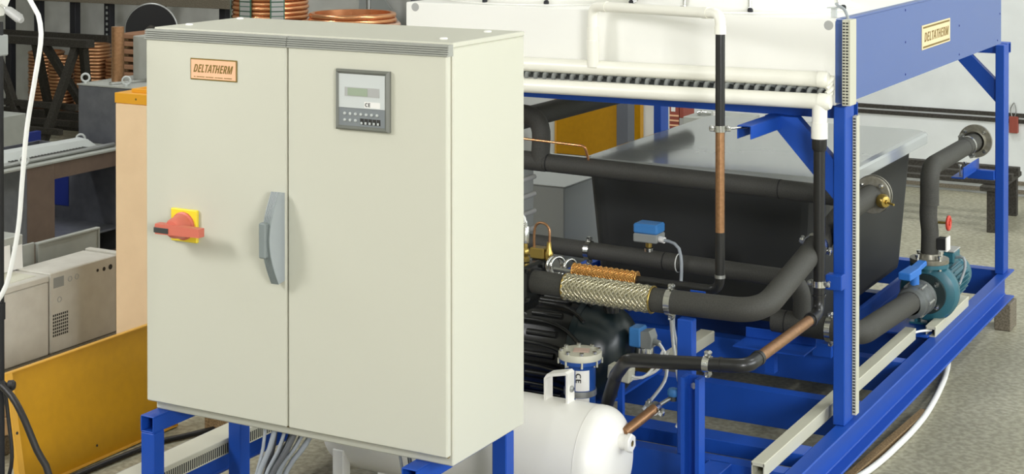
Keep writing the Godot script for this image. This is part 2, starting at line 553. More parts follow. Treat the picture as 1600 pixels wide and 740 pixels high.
# ------------------------------------------------------------------ control cabinet
func cabinet():
	var t := thing("control_cabinet", "tall cream double-door control cabinet with a keypad display and red switch", "cabinet", Vector3(-0.545, 0.535, -0.21))
	obj("body", G.new().bb(Vector3(-1.09, 0.535, -0.423), Vector3(0, 1.722, 0.0), 0.004), M.cabinet_paint, t)
	var rf := obj("roof", G.new().bb(Vector3(-1.092, 1.722, -0.425), Vector3(0.001, 1.737, 0.004), 0.003), M.cabinet_paint, t)
	for q in [[-1.045, -0.11], [-1.05, -0.375], [-0.085, -0.088], [-0.085, -0.346]]:
		obj("roof_plug", G.new().lathe([Vector2(0.012, 0), Vector2(0.012, 0.003), Vector2(0.008, 0.005), Vector2(0, 0.005)], Vector3(q[0], 1.737, q[1]), YA, 14), M.white_paint, rf)
	# rubber seal seen in the gaps
	obj("door_seal", G.new().bb(Vector3(-1.08, 0.56, 0.0), Vector3(-0.012, 1.71, 0.009), 0.0), M.plate_brown, t)
	for k in 2:
		var x0: float = [-1.1, -0.5525][k]
		var x1: float = [-0.559, -0.001][k]
		var d := obj("door", G.new().bb(Vector3(x0, 0.568, 0.0095), Vector3(x1, 1.706, 0.033), 0.004), M.cabinet_paint, t)
		# ribbed plastic strip on the top edge of the door
		var pr := [Vector2(0.004, 0), Vector2(0.036, 0)]
		for n in 5:
			pr.append(Vector2(0.038 - n * 0.001, 0.002 + n * 0.0062))
			pr.append(Vector2(0.038 - n * 0.001, 0.0056 + n * 0.0062))
			pr.append(Vector2(0.0315 - n * 0.001, 0.0058 + n * 0.0062))
			pr.append(Vector2(0.0315 - n * 0.001, 0.0080 + n * 0.0062))
		pr.append(Vector2(0.004, 0.032))
		var a: float = x0 - 0.003 if k == 0 else x0 - 0.001
		var b: float = x1 + 0.003 if k == 1 else x1 + 0.002
		obj("grip_strip", G.new().prism(pr, Vector3(a, 1.7, 0), ZA, YA, Vector3(b - a, 0, 0)), M.strip_grey, d)
	nameplate(t, Vector3(-0.92, 1.586, 0.033), XA, Vector2(0.18, 0.066), false)
	# control unit
	var z := 0.033
	var cu := obj("controller", G.new().bb(Vector3(-0.373, 1.473, z), Vector3(-0.187, 1.649, z + 0.006), 0.001), M.bezel_grey, t)
	cu.set_meta("label", "grey framed keypad with a small display")
	var fr := G.new()
	var o4 := [Vector2(-0.373, 1.473), Vector2(-0.187, 1.473), Vector2(-0.187, 1.649), Vector2(-0.373, 1.649)]
	var i4 := [Vector2(-0.362, 1.486), Vector2(-0.203, 1.486), Vector2(-0.203, 1.636), Vector2(-0.362, 1.636)]
	for k in 4:
		var j := (k + 1) % 4
		var A: Vector2 = o4[k]; var B: Vector2 = o4[j]; var C: Vector2 = i4[j]; var D: Vector2 = i4[k]
		var out := Vector3((A.x + B.x) * 0.5 + 0.28, (A.y + B.y) * 0.5 - 1.561, 0.0).normalized()
		fr.poly([Vector3(A.x, A.y, z + 0.006), Vector3(B.x, B.y, z + 0.006), Vector3(B.x, B.y, z + 0.009) + Vector3(0, 0, 0), Vector3(A.x, A.y, z + 0.009)], out)
		var m1 := A.lerp(D, 0.45); var m2 := B.lerp(C, 0.45)
		fr.poly([Vector3(A.x, A.y, z + 0.009), Vector3(B.x, B.y, z + 0.009), Vector3(m2.x, m2.y, z + 0.016), Vector3(m1.x, m1.y, z + 0.016)], out + ZA)
		fr.poly([Vector3(m1.x, m1.y, z + 0.016), Vector3(m2.x, m2.y, z + 0.016), Vector3(C.x, C.y, z + 0.009), Vector3(D.x, D.y, z + 0.009)], ZA - out * 0.5)
	obj("bezel", fr, M.bezel_grey, cu)
	obj("face", G.new().bb(Vector3(-0.362, 1.538, z + 0.006), Vector3(-0.203, 1.636, z + 0.0095), 0.0), M.face_light, cu)
	obj("display_surround", G.new().bb(Vector3(-0.341, 1.572, z + 0.0095), Vector3(-0.222, 1.598, z + 0.0105), 0.0), M.label_grey, cu)
	obj("display", G.new().bb(Vector3(-0.33, 1.574, z + 0.0105), Vector3(-0.262, 1.596, z + 0.0115), 0.0), M.lcd, cu)
	obj("keypad", G.new().bb(Vector3(-0.362, 1.486, z + 0.006), Vector3(-0.203, 1.537, z + 0.0095), 0.0), M.keypad_grey, cu)
	var st := obj("sticker", G.new().bb(Vector3(-0.273, 1.541, z + 0.0095), Vector3(-0.219, 1.558, z + 0.0102), 0.0), M.label_white, cu)
	obj("lettering", text_shape("CE", Vector3(-0.27, 1.544, z + 0.0102), XA, YA, Vector2(0.018, 0.011), 0.0, 0.0006), M.ink, cu)
	for k in 7:
		obj("button", G.new().lathe([Vector2(0.0045, 0), Vector2(0.0045, 0.002), Vector2(0.003, 0.004), Vector2(0, 0.0045)], Vector3(-0.341 + k * 0.0187, 1.521, z + 0.0095), ZA, 12), M.button_grey, cu)
	for k in 3:
		obj("button", G.new().lathe([Vector2(0.0045, 0), Vector2(0.0045, 0.002), Vector2(0.003, 0.004), Vector2(0, 0.0045)], Vector3(-0.341 + k * 0.0187, 1.502, z + 0.0095), ZA, 12), M.button_grey, cu)
	for k in 5:
		var kx := -0.281 + k * 0.0142
		obj("toggle_slot", G.new().bb(Vector3(kx - 0.0058, 1.492, z + 0.0095), Vector3(kx + 0.0058, 1.509, z + 0.0105), 0.0), M.ink, cu)
		obj("toggle", G.new().bb(Vector3(kx - 0.003, 1.493, z + 0.0105), Vector3(kx + 0.003, 1.500, z + 0.0145), 0.001), M.button_grey, cu)
	# main switch
	var sw := obj("main_switch", G.new().bb(Vector3(-0.992, 1.084, z), Vector3(-0.888, 1.185, z + 0.012), 0.003), M.switch_yellow, t)
	sw.set_meta("label", "yellow plate of the red rotary main switch")
	var kc := Vector3(-0.94, 1.134, z + 0.012)
	obj("collar", G.new().lathe([Vector2(0.043, 0), Vector2(0.043, 0.006), Vector2(0.039, 0.009), Vector2(0, 0.009)], kc, ZA, 32), M.switch_red, sw)
	obj("knob", G.new().lathe([Vector2(0.038, 0.008), Vector2(0.036, 0.02), Vector2(0.030, 0.05), Vector2(0.024, 0.058), Vector2(0, 0.058)], kc, ZA, 32), M.switch_red, sw)
	obj("grip", G.new().prism([Vector2(-0.055, 0), Vector2(-0.052, -0.016), Vector2(0.118, -0.012), Vector2(0.118, 0.014), Vector2(-0.052, 0.016)], kc + Vector3(0, -0.001, 0.045), XA, YA, Vector3(0, 0, 0.026)), M.switch_red, sw)
	obj("lock_tab", G.new().bb(kc + Vector3(-0.056, -0.012, 0.071), kc + Vector3(0.0, 0.004, 0.074), 0.001), M.dark_plastic, sw)
	# swing handle
	var prof := []
	for k in 13:
		var f := k / 12.0
		prof.append(Vector2(0.012 + 0.062 * pow(sin(PI * (0.1 + 0.8 * f)), 1.1), 1.001 + 0.272 * f))
	var ph := prof.duplicate()
	ph.append(Vector2(0.0, 1.268)); ph.append(Vector2(0.0, 1.006))
	var hd := obj("handle", G.new().prism(ph, Vector3(-0.592, 0, z), ZA, YA, Vector3(0.028, 0, 0)), M.handle_light, t)
	var rb := G.new()
	for s in 5:
		for k in 12:
			var A: Vector2 = prof[k]; var B: Vector2 = prof[k + 1]
			rb.box(Vector3(-0.5895 + s * 0.0057, (A.y + B.y) * 0.5, z + (A.x + B.x) * 0.5), Vector3(0.0042, A.distance_to(B) + 0.001, 0.003), 0.0, Basis(XA, atan2(B.x - A.x, B.y - A.y)))
	obj("ribs", rb, M.handle_grey, hd)
	obj("lock_housing", G.new().bb(Vector3(-0.598, 1.085, z + 0.03), Vector3(-0.572, 1.19, z + 0.085), 0.004), M.handle_grey, hd)
	obj("lock_cap", G.new().bb(Vector3(-0.6, 1.11, z + 0.045), Vector3(-0.597, 1.165, z + 0.078), 0.001), M.dark_plastic, hd)
	# grey wires hanging out of the bottom
	var rng := RandomNumberGenerator.new()
	rng.seed = 7
	for k in 12:
		var a := Vector3(-0.685 + k * 0.0125, 0.535, -0.03 - 0.035 * (k % 3))
		var b := Vector3(-0.70 + k * 0.006 + rng.randf() * 0.02, 0.41, 0.0 - 0.03 * (k % 3))
		var c := Vector3(-0.74 + k * 0.004 + rng.randf() * 0.02, 0.2, 0.05 - 0.035 * (k % 3))
		var w := obj("wire", G.new().tube(spline([a, a.lerp(b, 0.5) + Vector3(0.006, 0, 0), b, c], 0.03), 0.0055 + 0.003 * (k % 2), 8), [M.cable_grey, M.cable_dark, M.cable_grey, M.cable_grey][k % 4])
		tag(w, NTH[k] + " grey wire from the left in the bundle below the left cabinet door", "cable", "grey wires under the left cabinet door")
	for k in 6:
		var a := Vector3(-0.215 + k * 0.017, 0.535, -0.05 - 0.02 * (k % 2))
		var c := Vector3(-0.20 + k * 0.011, 0.25, -0.12 - 0.01 * (k % 3))
		var w := obj("wire", G.new().tube(spline([a, a.lerp(c, 0.5) + Vector3(0.004, 0, 0.01), c], 0.03), 0.0045, 8), [M.cable_grey, M.cable_dark][k % 2])
		tag(w, NTH[k] + " thin grey wire from the left beside the blue stand tube's open end", "cable", "thin grey wires under the right cabinet door")

func hollow(g: G, lo: Vector3, hi: Vector3, t := 0.004):   # square tube along z with an open front end
	g.bb(Vector3(lo.x, hi.y - t, lo.z), hi, 0.001)
	g.bb(lo, Vector3(hi.x, lo.y + t, hi.z), 0.001)
	g.bb(Vector3(lo.x, lo.y + t, lo.z), Vector3(lo.x + t, hi.y - t, hi.z), 0.0)
	g.bb(Vector3(hi.x - t, lo.y + t, lo.z), Vector3(hi.x, hi.y - t, hi.z), 0.0)

func stand():
	var t := thing("cabinet_stand", "blue square-tube stand carrying the control cabinet", "stand", Vector3(-0.55, 0, -0.17))
	for k in 2:
		var x0: float = [-1.09, -0.128][k]
		var x1: float = [-1.038, -0.077][k]
		var y1: float = 0.5345
		var zr: float = [-0.41, -0.50][k]
		var g := G.new()
		hollow(g, Vector3(x0, y1 - 0.0515, zr), Vector3(x1, y1, 0.072))
		obj("side_tube", g, M.blue_paint, t)
		obj("leg", G.new().bb(Vector3(x0, 0.0, 0.02), Vector3(x1, y1 - 0.052, 0.072), 0.003), M.blue_paint, t)
		obj("leg", G.new().bb(Vector3(x0, 0.0, zr), Vector3(x1, y1 - 0.052, zr + 0.052), 0.003), M.blue_paint, t)
	obj("cross_tube", G.new().bb(Vector3(-1.038, 0.463, -0.41), Vector3(-0.128, 0.514, -0.358), 0.003), M.blue_paint, t)

# ------------------------------------------------------------------ skid
func channel_z(x_web: float, dir: float, y0: float, y1: float, w: float, z0: float, z1: float) -> G:
	var t := 0.009
	var p := [Vector2(0, y0), Vector2(w, y0), Vector2(w, y0 + t * 0.8), Vector2(t + 0.006, y0 + t * 1.3), Vector2(t, y0 + t * 2.0), Vector2(t, y1 - t * 2.0), Vector2(t + 0.006, y1 - t * 1.3), Vector2(w, y1 - t * 0.8), Vector2(w, y1), Vector2(0, y1)]
	var q := []
	for v in p:
		q.append(Vector2(x_web + dir * v.x, v.y))
	return G.new().prism(q, Vector3(0, 0, z0), XA, YA, Vector3(0, 0, z1 - z0))

func channel_x(z_web: float, dir: float, y0: float, y1: float, w: float, x0: float, x1: float) -> G:
	var t := 0.008
	var q := []
	for v in [Vector2(0, y0), Vector2(w, y0), Vector2(w, y0 + t), Vector2(t, y0 + t), Vector2(t, y1 - t), Vector2(w, y1 - t), Vector2(w, y1), Vector2(0, y1)]:
		q.append(Vector2(z_web + dir * v.x, v.y))
	return G.new().prism(q, Vector3(x0, 0, 0), ZA, YA, Vector3(x1 - x0, 0, 0))

func skid():
	var t := thing("machine_frame", "blue welded steel skid frame with channel beams and corner posts", "frame", Vector3(-0.32, 0, -1.8))
	var B: Material = M.blue_paint
	for q in [[0.5945, 0.651], [-1.2525, -1.309]]:
		var xa: float = minf(q[0], q[1])
		var xb: float = maxf(q[0], q[1])
		var xw: float = q[0] + 0.005 * signf(q[1] - q[0])
		var g := G.new()
		g.bb(Vector3(xa, 0.265, -4.352), Vector3(xb, 0.2745, 0.75), 0.0035)
		g.bb(Vector3(xa, 0.135, -4.352), Vector3(xb, 0.1445, 0.75), 0.0035)
		g.bb(Vector3(xw - 0.005, 0.143, -4.351), Vector3(xw + 0.005, 0.267, 0.749), 0.001)
		g.box(Vector3(xw, 0.146, -1.8), Vector3(0.02, 0.008, 5.1), 0.0035)
		obj("side_beam", g, B, t)
	# cross members from front to rear
	obj("cross_beam", channel_x(-1.095, -1, 0.135, 0.2745, 0.06, -1.2525, 0.5945), B, t)
	obj("cross_beam", G.new().bb(Vector3(-1.2525, 0.225, -1.386), Vector3(0.5945, 0.2745, -1.292), 0.002), B, t)
	for z in [-1.883, -2.5, -3.0, -3.55, -4.28]:
		obj("cross_beam", channel_x(z, -1, 0.145, 0.2745, 0.065, -1.2525, 0.5945), B, t)
	obj("cross_beam", channel_x(0.55, -1, 0.135, 0.2745, 0.06, -1.2525, 0.5945), B, t)
	obj("inner_beam", G.new().bb(Vector3(0.335, 0.225, -1.1), Vector3(0.415, 0.2745, 0.49), 0.002), B, t)
	obj("base_plate", G.new().bb(Vector3(-0.95, 0.2745, -1.94), Vector3(-0.2, 0.284, -1.2), 0.001), B, t)
	# tank support angles
	for x in [-0.72, 0.29]:
		obj("tank_support", G.new().bb(Vector3(x - 0.04, 0.2745, -4.1), Vector3(x + 0.04, 0.33, -2.42), 0.002).bb(Vector3(x + 0.032, 0.33, -4.1), Vector3(x + 0.04, 0.38, -2.42), 0.0), B, t)
	# posts
	obj("post", G.new().bb(Vector3(0.586, 0.2745, -1.742), Vector3(0.629, 1.40, -1.637), 0.003), B, t)
	obj("post", G.new().bb(Vector3(0.586, 0.2745, -4.313), Vector3(0.629, 1.40, -4.208), 0.003), B, t)
	obj("post", G.new().bb(Vector3(-1.27, 0.2745, -1.742), Vector3(-1.227, 1.40, -1.637), 0.003), B, t)
	obj("post", G.new().bb(Vector3(-1.24, 0.2745, -4.313), Vector3(-1.197, 1.40, -4.208), 0.003), B, t)
	for z in [-1.742, -4.313]:
		var g := G.new()
		g.bb(Vector3(-1.27, 1.351, z - 0.045), Vector3(0.629, 1.355, z + 0.05), 0.0)
		g.bb(Vector3(-1.27, 1.398, z - 0.045), Vector3(0.629, 1.4025, z + 0.05), 0.0)
		g.bb(Vector3(-1.27, 1.351, z + 0.046), Vector3(0.629, 1.4025, z + 0.0505), 0.0)
		g.bb(Vector3(-1.27, 1.351, z - 0.0455), Vector3(0.629, 1.4025, z - 0.041), 0.0)
		obj("top_rail", g, B, t)
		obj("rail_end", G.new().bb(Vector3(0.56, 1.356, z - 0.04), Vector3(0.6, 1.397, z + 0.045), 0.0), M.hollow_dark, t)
	obj("brace", G.new().prism([Vector2(0.328, 1.352), Vector2(0.45, 1.352), Vector2(0.59, 1.205), Vector2(0.59, 1.065)], Vector3(0, 0, -1.69), XA, YA, Vector3(0, 0, 0.045)), B, t)
	obj("brace", G.new().prism([Vector2(0.36, 1.352), Vector2(0.45, 1.352), Vector2(0.59, 1.215), Vector2(0.59, 1.105)], Vector3(0, 0, -4.28), XA, YA, Vector3(0, 0, 0.045)), B, t)
	# bracket that steadies the copper riser
	obj("riser_bracket", G.new().bar(Vector3(0.365, 1.352, -1.70), Vector3(0.352, 1.349, -1.372), 0.05, 0.004).bar(Vector3(0.341, 1.33, -1.70), Vector3(0.328, 1.327, -1.372), 0.004, 0.046).bar(Vector3(0.389, 1.33, -1.70), Vector3(0.376, 1.327, -1.372), 0.004, 0.046), B, t)
	# short pipe posts
	obj("pipe_post", G.new().bb(Vector3(0.217, 0.2745, -1.14), Vector3(0.272, 0.728, -1.10), 0.003).bb(Vector3(0.217, 0.728, -1.22), Vector3(0.272, 0.80, -1.215), 0.001), B, t)
	var fp := []
	for v in [Vector2(-0.031, -0.02), Vector2(-0.031, 0.03), Vector2(-0.018, 0.03), Vector2(-0.018, -0.008), Vector2(0.018, -0.008), Vector2(0.018, 0.03), Vector2(0.031, 0.03), Vector2(0.031, -0.02)]:
		fp.append(v)
	obj("pipe_post", G.new().prism(fp, Vector3(0.374, 0.2745, -0.865), XA, ZA, Vector3(0, 0.345, 0)), B, t)
	obj("bolt_head", G.new().lathe([Vector2(0.011, 0), Vector2(0.011, 0.006), Vector2(0, 0.006)], Vector3(0.374, 0.588, -0.873), ZA, 6), M.chrome, t)
	obj("pipe_bracket", G.new().bb(Vector3(0.572, 0.762, -1.637), Vector3(0.632, 0.815, -1.59), 0.003), B, t)
	obj("rear_bracket", G.new().bb(Vector3(0.455, 0.735, -4.23), Vector3(0.586, 0.782, -4.19), 0.003).bb(Vector3(0.44, 0.775, -4.25), Vector3(0.50, 0.782, -3.93), 0.001).bb(Vector3(0.494, 0.782, -4.25), Vector3(0.50, 0.83, -3.93), 0.001), B, t)
	obj("pump_plate", G.new().bb(Vector3(0.40, 0.2745, -3.62), Vector3(0.5945, 0.283, -2.9), 0.001), B, t)
	obj("pipe_shelf", G.new().bb(Vector3(0.05, 0.375, -2.2), Vector3(0.34, 0.381, -2.05), 0.001).bb(Vector3(0.05, 0.381, -2.2), Vector3(0.34, 0.42, -2.195), 0.001).bb(Vector3(0.16, 0.2745, -2.15), Vector3(0.2, 0.375, -2.11), 0.001), B, t)
	# wooden blocks under the beams
	var w := obj("wood_block", G.new().bb(Vector3(0.585, 0.0, -4.34), Vector3(0.665, 0.1345, -4.2), 0.004), M.wood_grey)
	tag(w, "dark wooden block under the rear end of the blue beam by the floor hose", "block")
	var w2 := obj("wood_block", G.new().bb(Vector3(0.575, 0.0, 0.35), Vector3(0.67, 0.1345, 0.5), 0.004), M.wood)
	tag(w2, "wooden block under the front end of the long blue beam", "block")
	# cable trunking along the beam, two lengths
	for k in 2:
		var a: Vector3 = [Vector3(0.512, 0.275, -2.86), Vector3(0.580, 0.275, -3.52)][k]
		var b: Vector3 = [Vector3(0.555, 0.323, -1.02), Vector3(0.620, 0.32, -2.93)][k]
		var d := thing("cable_trunking", ["long grey cable trunking lying inside the blue beam past the front post", "short grey cable trunking on the blue beam beside the teal pump"][k], "cable trunking", Vector3((a.x + b.x) / 2, 0.275, (a.z + b.z) / 2))
		var g := G.new()
		g.bb(a, Vector3(b.x, a.y + 0.004, b.z), 0.0)
		g.bb(Vector3(a.x, a.y + 0.004, a.z), Vector3(a.x + 0.003, b.y - 0.004, b.z), 0.0)
		g.bb(Vector3(b.x - 0.003, a.y + 0.004, a.z), Vector3(b.x, b.y - 0.004, b.z), 0.0)
		obj("channel", g, M.trunking, d)
		obj("cover", G.new().bb(Vector3(a.x - 0.002, b.y - 0.014, a.z), Vector3(b.x + 0.002, b.y, b.z), 0.002), M.trunking, d)
	var jc := obj("trunking_cable", G.new().tube(spline([Vector3(0.54, 0.3, -2.84), Vector3(0.56, 0.302, -2.89), Vector3(0.597, 0.298, -2.95)], 0.02), 0.0055, 8), M.cable_white)
	tag(jc, "short white cable bridging the gap between the two grey trunkings", "cable")
	# cream trunking with slots on the other beam
	var dl := thing("slotted_trunking", "cream slotted cable trunking on the blue beam under the control cabinet", "cable trunking", Vector3(-1.2, 0.2745, -0.7))
	obj("channel", G.new().bb(Vector3(-1.195, 0.2745, -1.6), Vector3(-1.105, 0.318, 0.7), 0.001), M.trunking, dl)
	obj("cover", G.new().bb(Vector3(-1.2, 0.318, -1.6), Vector3(-1.1, 0.33, 0.7), 0.002), M.trunking, dl)
	for k in 110:
		obj("slot", G.new().bb(Vector3(-1.1052, 0.28, -0.9 + k * 0.0105), Vector3(-1.104, 0.312, -0.8945 + k * 0.0105), 0.0), M.slot_dark, dl)

# ------------------------------------------------------------------ dry cooler
func cooler():
	var t := thing("dry_cooler", "white dry cooler casing with blue end panel on top of the frame", "cooler", Vector3(-0.3, 1.404, -2.9))
	obj("casing", G.new().bb(Vector3(-1.199, 1.404, -4.14), Vector3(0.595, 1.709, -1.637), 0.004), M.white_paint, t)
	var p := []
	for k in 6:   # rounded front top corner
		var a := PI / 2 * k / 5
		p.append(Vector2(-1.655 + 0.018 * cos(a), 1.694 + 0.018 * sin(a)))
	p.append(Vector2(-4.13, 1.712)); p.append(Vector2(-4.13, 1.4145)); p.append(Vector2(-1.637, 1.4145))
	var ep := obj("end_panel", G.new().prism(p, Vector3(0.593, 0, 0), ZA, YA, Vector3(0.037, 0, 0)), M.panel_blue_glare, t)
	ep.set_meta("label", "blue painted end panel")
	obj("panel_lip", G.new().bb(Vector3(0.6, 1.706, -4.13), Vector3(0.6325, 1.7135, -1.66), 0.003), M.panel_blue_glare, ep)
	for q in [[1.691, -2.412], [1.565, -2.414], [1.438, -2.415], [1.564, -3.288], [1.437, -3.29], [1.561, -4.1], [1.436, -4.05]]:
		obj("rivet", G.new().lathe([Vector2(0.005, 0), Vector2(0.004, 0.002), Vector2(0, 0.003)], Vector3(0.63, q[0], q[1]), XA, 10), M.deep_blue, ep)
	nameplate(t, Vector3(0.63, 1.511, -2.655), Vector3.FORWARD, Vector2(0.462, 0.1), true)
	for q in [[-1.154, 1.69], [0.568, 1.687]]:
		obj("sticker", G.new().lathe([Vector2(0.017, 0), Vector2(0.017, 0.001), Vector2(0, 0.001)], Vector3(q[0], q[1], -1.637), ZA, 24), M.label_grey, t)
	# the slot the return bends come out of
	obj("coil_slot", G.new().bb(Vector3(-1.19, 1.437, -1.6375), Vector3(0.58, 1.475, -1.636), 0.0), M.grey_iron, t)
	for k in 34:
		var x := 0.55 - k * 0.039
		obj("return_bend", G.new().tube(spline([Vector3(x + 0.028, 1.452, -1.638), Vector3(x + 0.022, 1.466, -1.615), Vector3(x + 0.010, 1.470, -1.60), Vector3(x, 1.458, -1.595), Vector3(x - 0.004, 1.44, -1.60)], 0.009), 0.0085, 9), M.machine_grey, t)
	var up := obj("header_pipe", G.new().tube([Vector3(-1.17, 1.489, -1.59), Vector3(0.572, 1.5, -1.59)], 0.0275, 20), M.pvc, t)
	obj("end_cap", G.new().lathe([Vector2(0.0295, -0.025), Vector2(0.0295, 0.002), Vector2(0.024, 0.012), Vector2(0.0, 0.014)], Vector3(0.572, 1.5, -1.59), XA, 22), M.pvc, up)
	var lw := obj("header_pipe", G.new().tube([Vector3(-1.17, 1.408, -1.557), Vector3(0.59, 1.427, -1.557)], 0.0275, 20), M.pvc, t)
	obj("end_cap", G.new().lathe([Vector2(0.0295, -0.03), Vector2(0.0295, 0.002), Vector2(0.024, 0.012), Vector2(0.0, 0.014)], Vector3(0.59, 1.427, -1.557), XA, 22), M.pvc, lw)
	for k in 4:   # white elbows at the end of the coil
		var y := 1.452 + k * 0.017
		obj("pipe_elbow", G.new().tube(fil([Vector3(0.575, y, -1.638), Vector3(0.59 + 0.004 * (k % 2), y + 0.002, -1.605), Vector3(0.578, y - 0.018, -1.585)], 0.012), 0.0095, 9), M.pvc, t)
	# fans on the deck
	for k in 2:
		var c: Vector3 = [Vector3(0.05, 1.709, -2.16), Vector3(-0.8, 1.709, -2.16)][k]
		var fs := obj("fan_shroud", G.new().lathe([Vector2(0.455, 0), Vector2(0.455, 0.004), Vector2(0.43, 0.008), Vector2(0.415, 0.02), Vector2(0.408, 0.05), Vector2(0.405, 0.16), Vector2(0.40, 0.165), Vector2(0.392, 0.16), Vector2(0.39, 0.004)], c, YA, 56), M.white_paint, t)
		for a in [0.2, 1.15, 1.75, 2.6]:
			var d := Vector3(cos(a), 0, sin(a))
			obj("guard_strut", G.new().tube(fil([c + d * 0.45 + YA * 0.012, c + d * 0.424 + YA * 0.012, c + d * 0.418 + YA * 0.17], 0.01), 0.007, 8), M.chrome, fs)
			obj("strut_foot", G.new().lathe([Vector2(0.011, 0.004), Vector2(0.011, 0.014), Vector2(0.006, 0.02), Vector2(0, 0.02)], c + d * 0.445, YA, 8), M.rack_dark, fs)
		obj("fan_hub", G.new().lathe([Vector2(0.1, 0.03), Vector2(0.1, 0.12), Vector2(0.0, 0.13)], c, YA, 24), M.rack_dark, fs)
		for b in 6:
			var d := Vector3(cos(b * TAU / 6), 0, sin(b * TAU / 6))
			obj("fan_blade", G.new().bar(c + d * 0.09 + YA * 0.08, c + d * 0.37 + YA * 0.08, 0.14, 0.004, (YA + d.cross(YA) * 0.5).normalized()), M.rack_dark, fs)
	# terminal bracket at the deck corner with its cable running into the duct
	obj("corner_bracket", G.new().bb(Vector3(0.552, 1.709, -1.725), Vector3(0.572, 1.742, -1.712), 0.001).bb(Vector3(0.54, 1.742, -1.74), Vector3(0.58, 1.746, -1.70), 0.001), M.face_light, t)
	var cb := obj("motor_cable", G.new().tube(spline([Vector3(0.56, 1.755, -1.75), Vector3(0.585, 1.752, -1.70), Vector3(0.62, 1.74, -1.66), Vector3(0.645, 1.70, -1.63)], 0.012), 0.0055, 8), M.cable_grey)
	tag(cb, "short grey cable running from the cooler deck corner into the slotted duct", "cable")
	# slotted duct on the end panel, and the one down the post
	var d1 := thing("wiring_duct", "pale slotted wiring duct upright on the blue end panel", "wiring duct", Vector3(0.647, 1.42, -1.69))
	obj("channel", G.new().bb(Vector3(0.6315, 1.412, -1.66), Vector3(0.656, 1.712, -1.592), 0.001), M.trunking, d1)
	obj("cover", G.new().bb(Vector3(0.656, 1.412, -1.662), Vector3(0.661, 1.712, -1.59), 0.001), M.trunking, d1)
	for k in 27:
		for j in 2:
			obj("slot", G.new().bb(Vector3(0.6335 + j * 0.0115, 1.417 + k * 0.0108, -1.5925), Vector3(0.642 + j * 0.0115, 1.4225 + k * 0.0108, -1.5912), 0.0), M.slot_dark, d1)
	var d2 := thing("wiring_duct", "narrow pale slotted wiring duct running down the front blue post", "wiring duct", Vector3(0.637, 0.3, -1.735))
	obj("channel", G.new().bb(Vector3(0.6295, 0.292, -1.757), Vector3(0.645, 1.36, -1.722), 0.001), M.trunking, d2)
	for k in 98:
		obj("slot", G.new().bb(Vector3(0.632, 0.3 + k * 0.0108, -1.7225), Vector3(0.641, 0.3055 + k * 0.0108, -1.7212), 0.0), M.slot_dark, d2)

# ------------------------------------------------------------------ water tank
func water_tank():
	var t := thing("water_tank", "big black plastic water tub standing inside the blue frame", "tank", Vector3(-0.23, 0.38, -3.1))
	var lv := [[0.38, 0.0], [0.40, -0.004], [0.944, -0.045]]
	var g := G.new()
	for k in 2:
		var a = lv[k]; var b = lv[k + 1]
		g.loft(rrect(Vector2(-0.735 + a[1], -3.74 + a[1]), Vector2(0.255 - a[1], -2.46 - a[1]), 0.09, a[0]), rrect(Vector2(-0.735 + b[1], -3.74 + b[1]), Vector2(0.255 - b[1], -2.46 - b[1]), 0.09, b[0]), k == 0, k == 1)
	obj("body", g, M.tank_black, t)
	var l := thing("tank_lid", "shiny grey lid with turned-down rim covering the black tub", "lid", Vector3(-0.23, 0.95, -3.1))
	var r := G.new()
	r.loft(rrect(Vector2(-0.802, -3.93), Vector2(0.345, -2.392), 0.08, 0.945), rrect(Vector2(-0.802, -3.93), Vector2(0.345, -2.392), 0.08, 0.985), true, false)
	r.loft(rrect(Vector2(-0.802, -3.93), Vector2(0.345, -2.392), 0.08, 0.985), rrect(Vector2(-0.796, -3.924), Vector2(0.339, -2.398), 0.075, 0.995), false, false)
	r.loft(rrect(Vector2(-0.796, -3.924), Vector2(0.339, -2.398), 0.075, 0.995), rrect(Vector2(-0.775, -3.90), Vector2(0.318, -2.42), 0.06, 1.001), false, true)
	obj("cover", r, M.lid_grey, l)

# ------------------------------------------------------------------ pipework
func pipe_clamp(at: Vector3, axis: Vector3, r: float, lug: Vector3, label: String):
	var t := thing("pipe_clamp", label, "pipe clamp", at, "chrome pipe clamps on the pipework")
	obj("band", G.new().lathe([Vector2(r, -0.011), Vector2(r + 0.004, -0.011), Vector2(r + 0.004, 0.011), Vector2(r, 0.011)], at, axis, 26), M.chrome, t)
	for s in [-1.0, 1.0]:
		var e: Vector3 = at + lug * s * (r + 0.011)
		obj("lug", G.new().box(e, Vector3.ONE * 0.018, 0.003, Basis.looking_at(axis, lug)), M.chrome, t)
		obj("bolt", G.new().lathe([Vector2(0.007, -0.014), Vector2(0.007, 0.014), Vector2(0, 0.016)], e + axis * 0.004, lug.cross(axis).normalized(), 6), M.zinc, t)

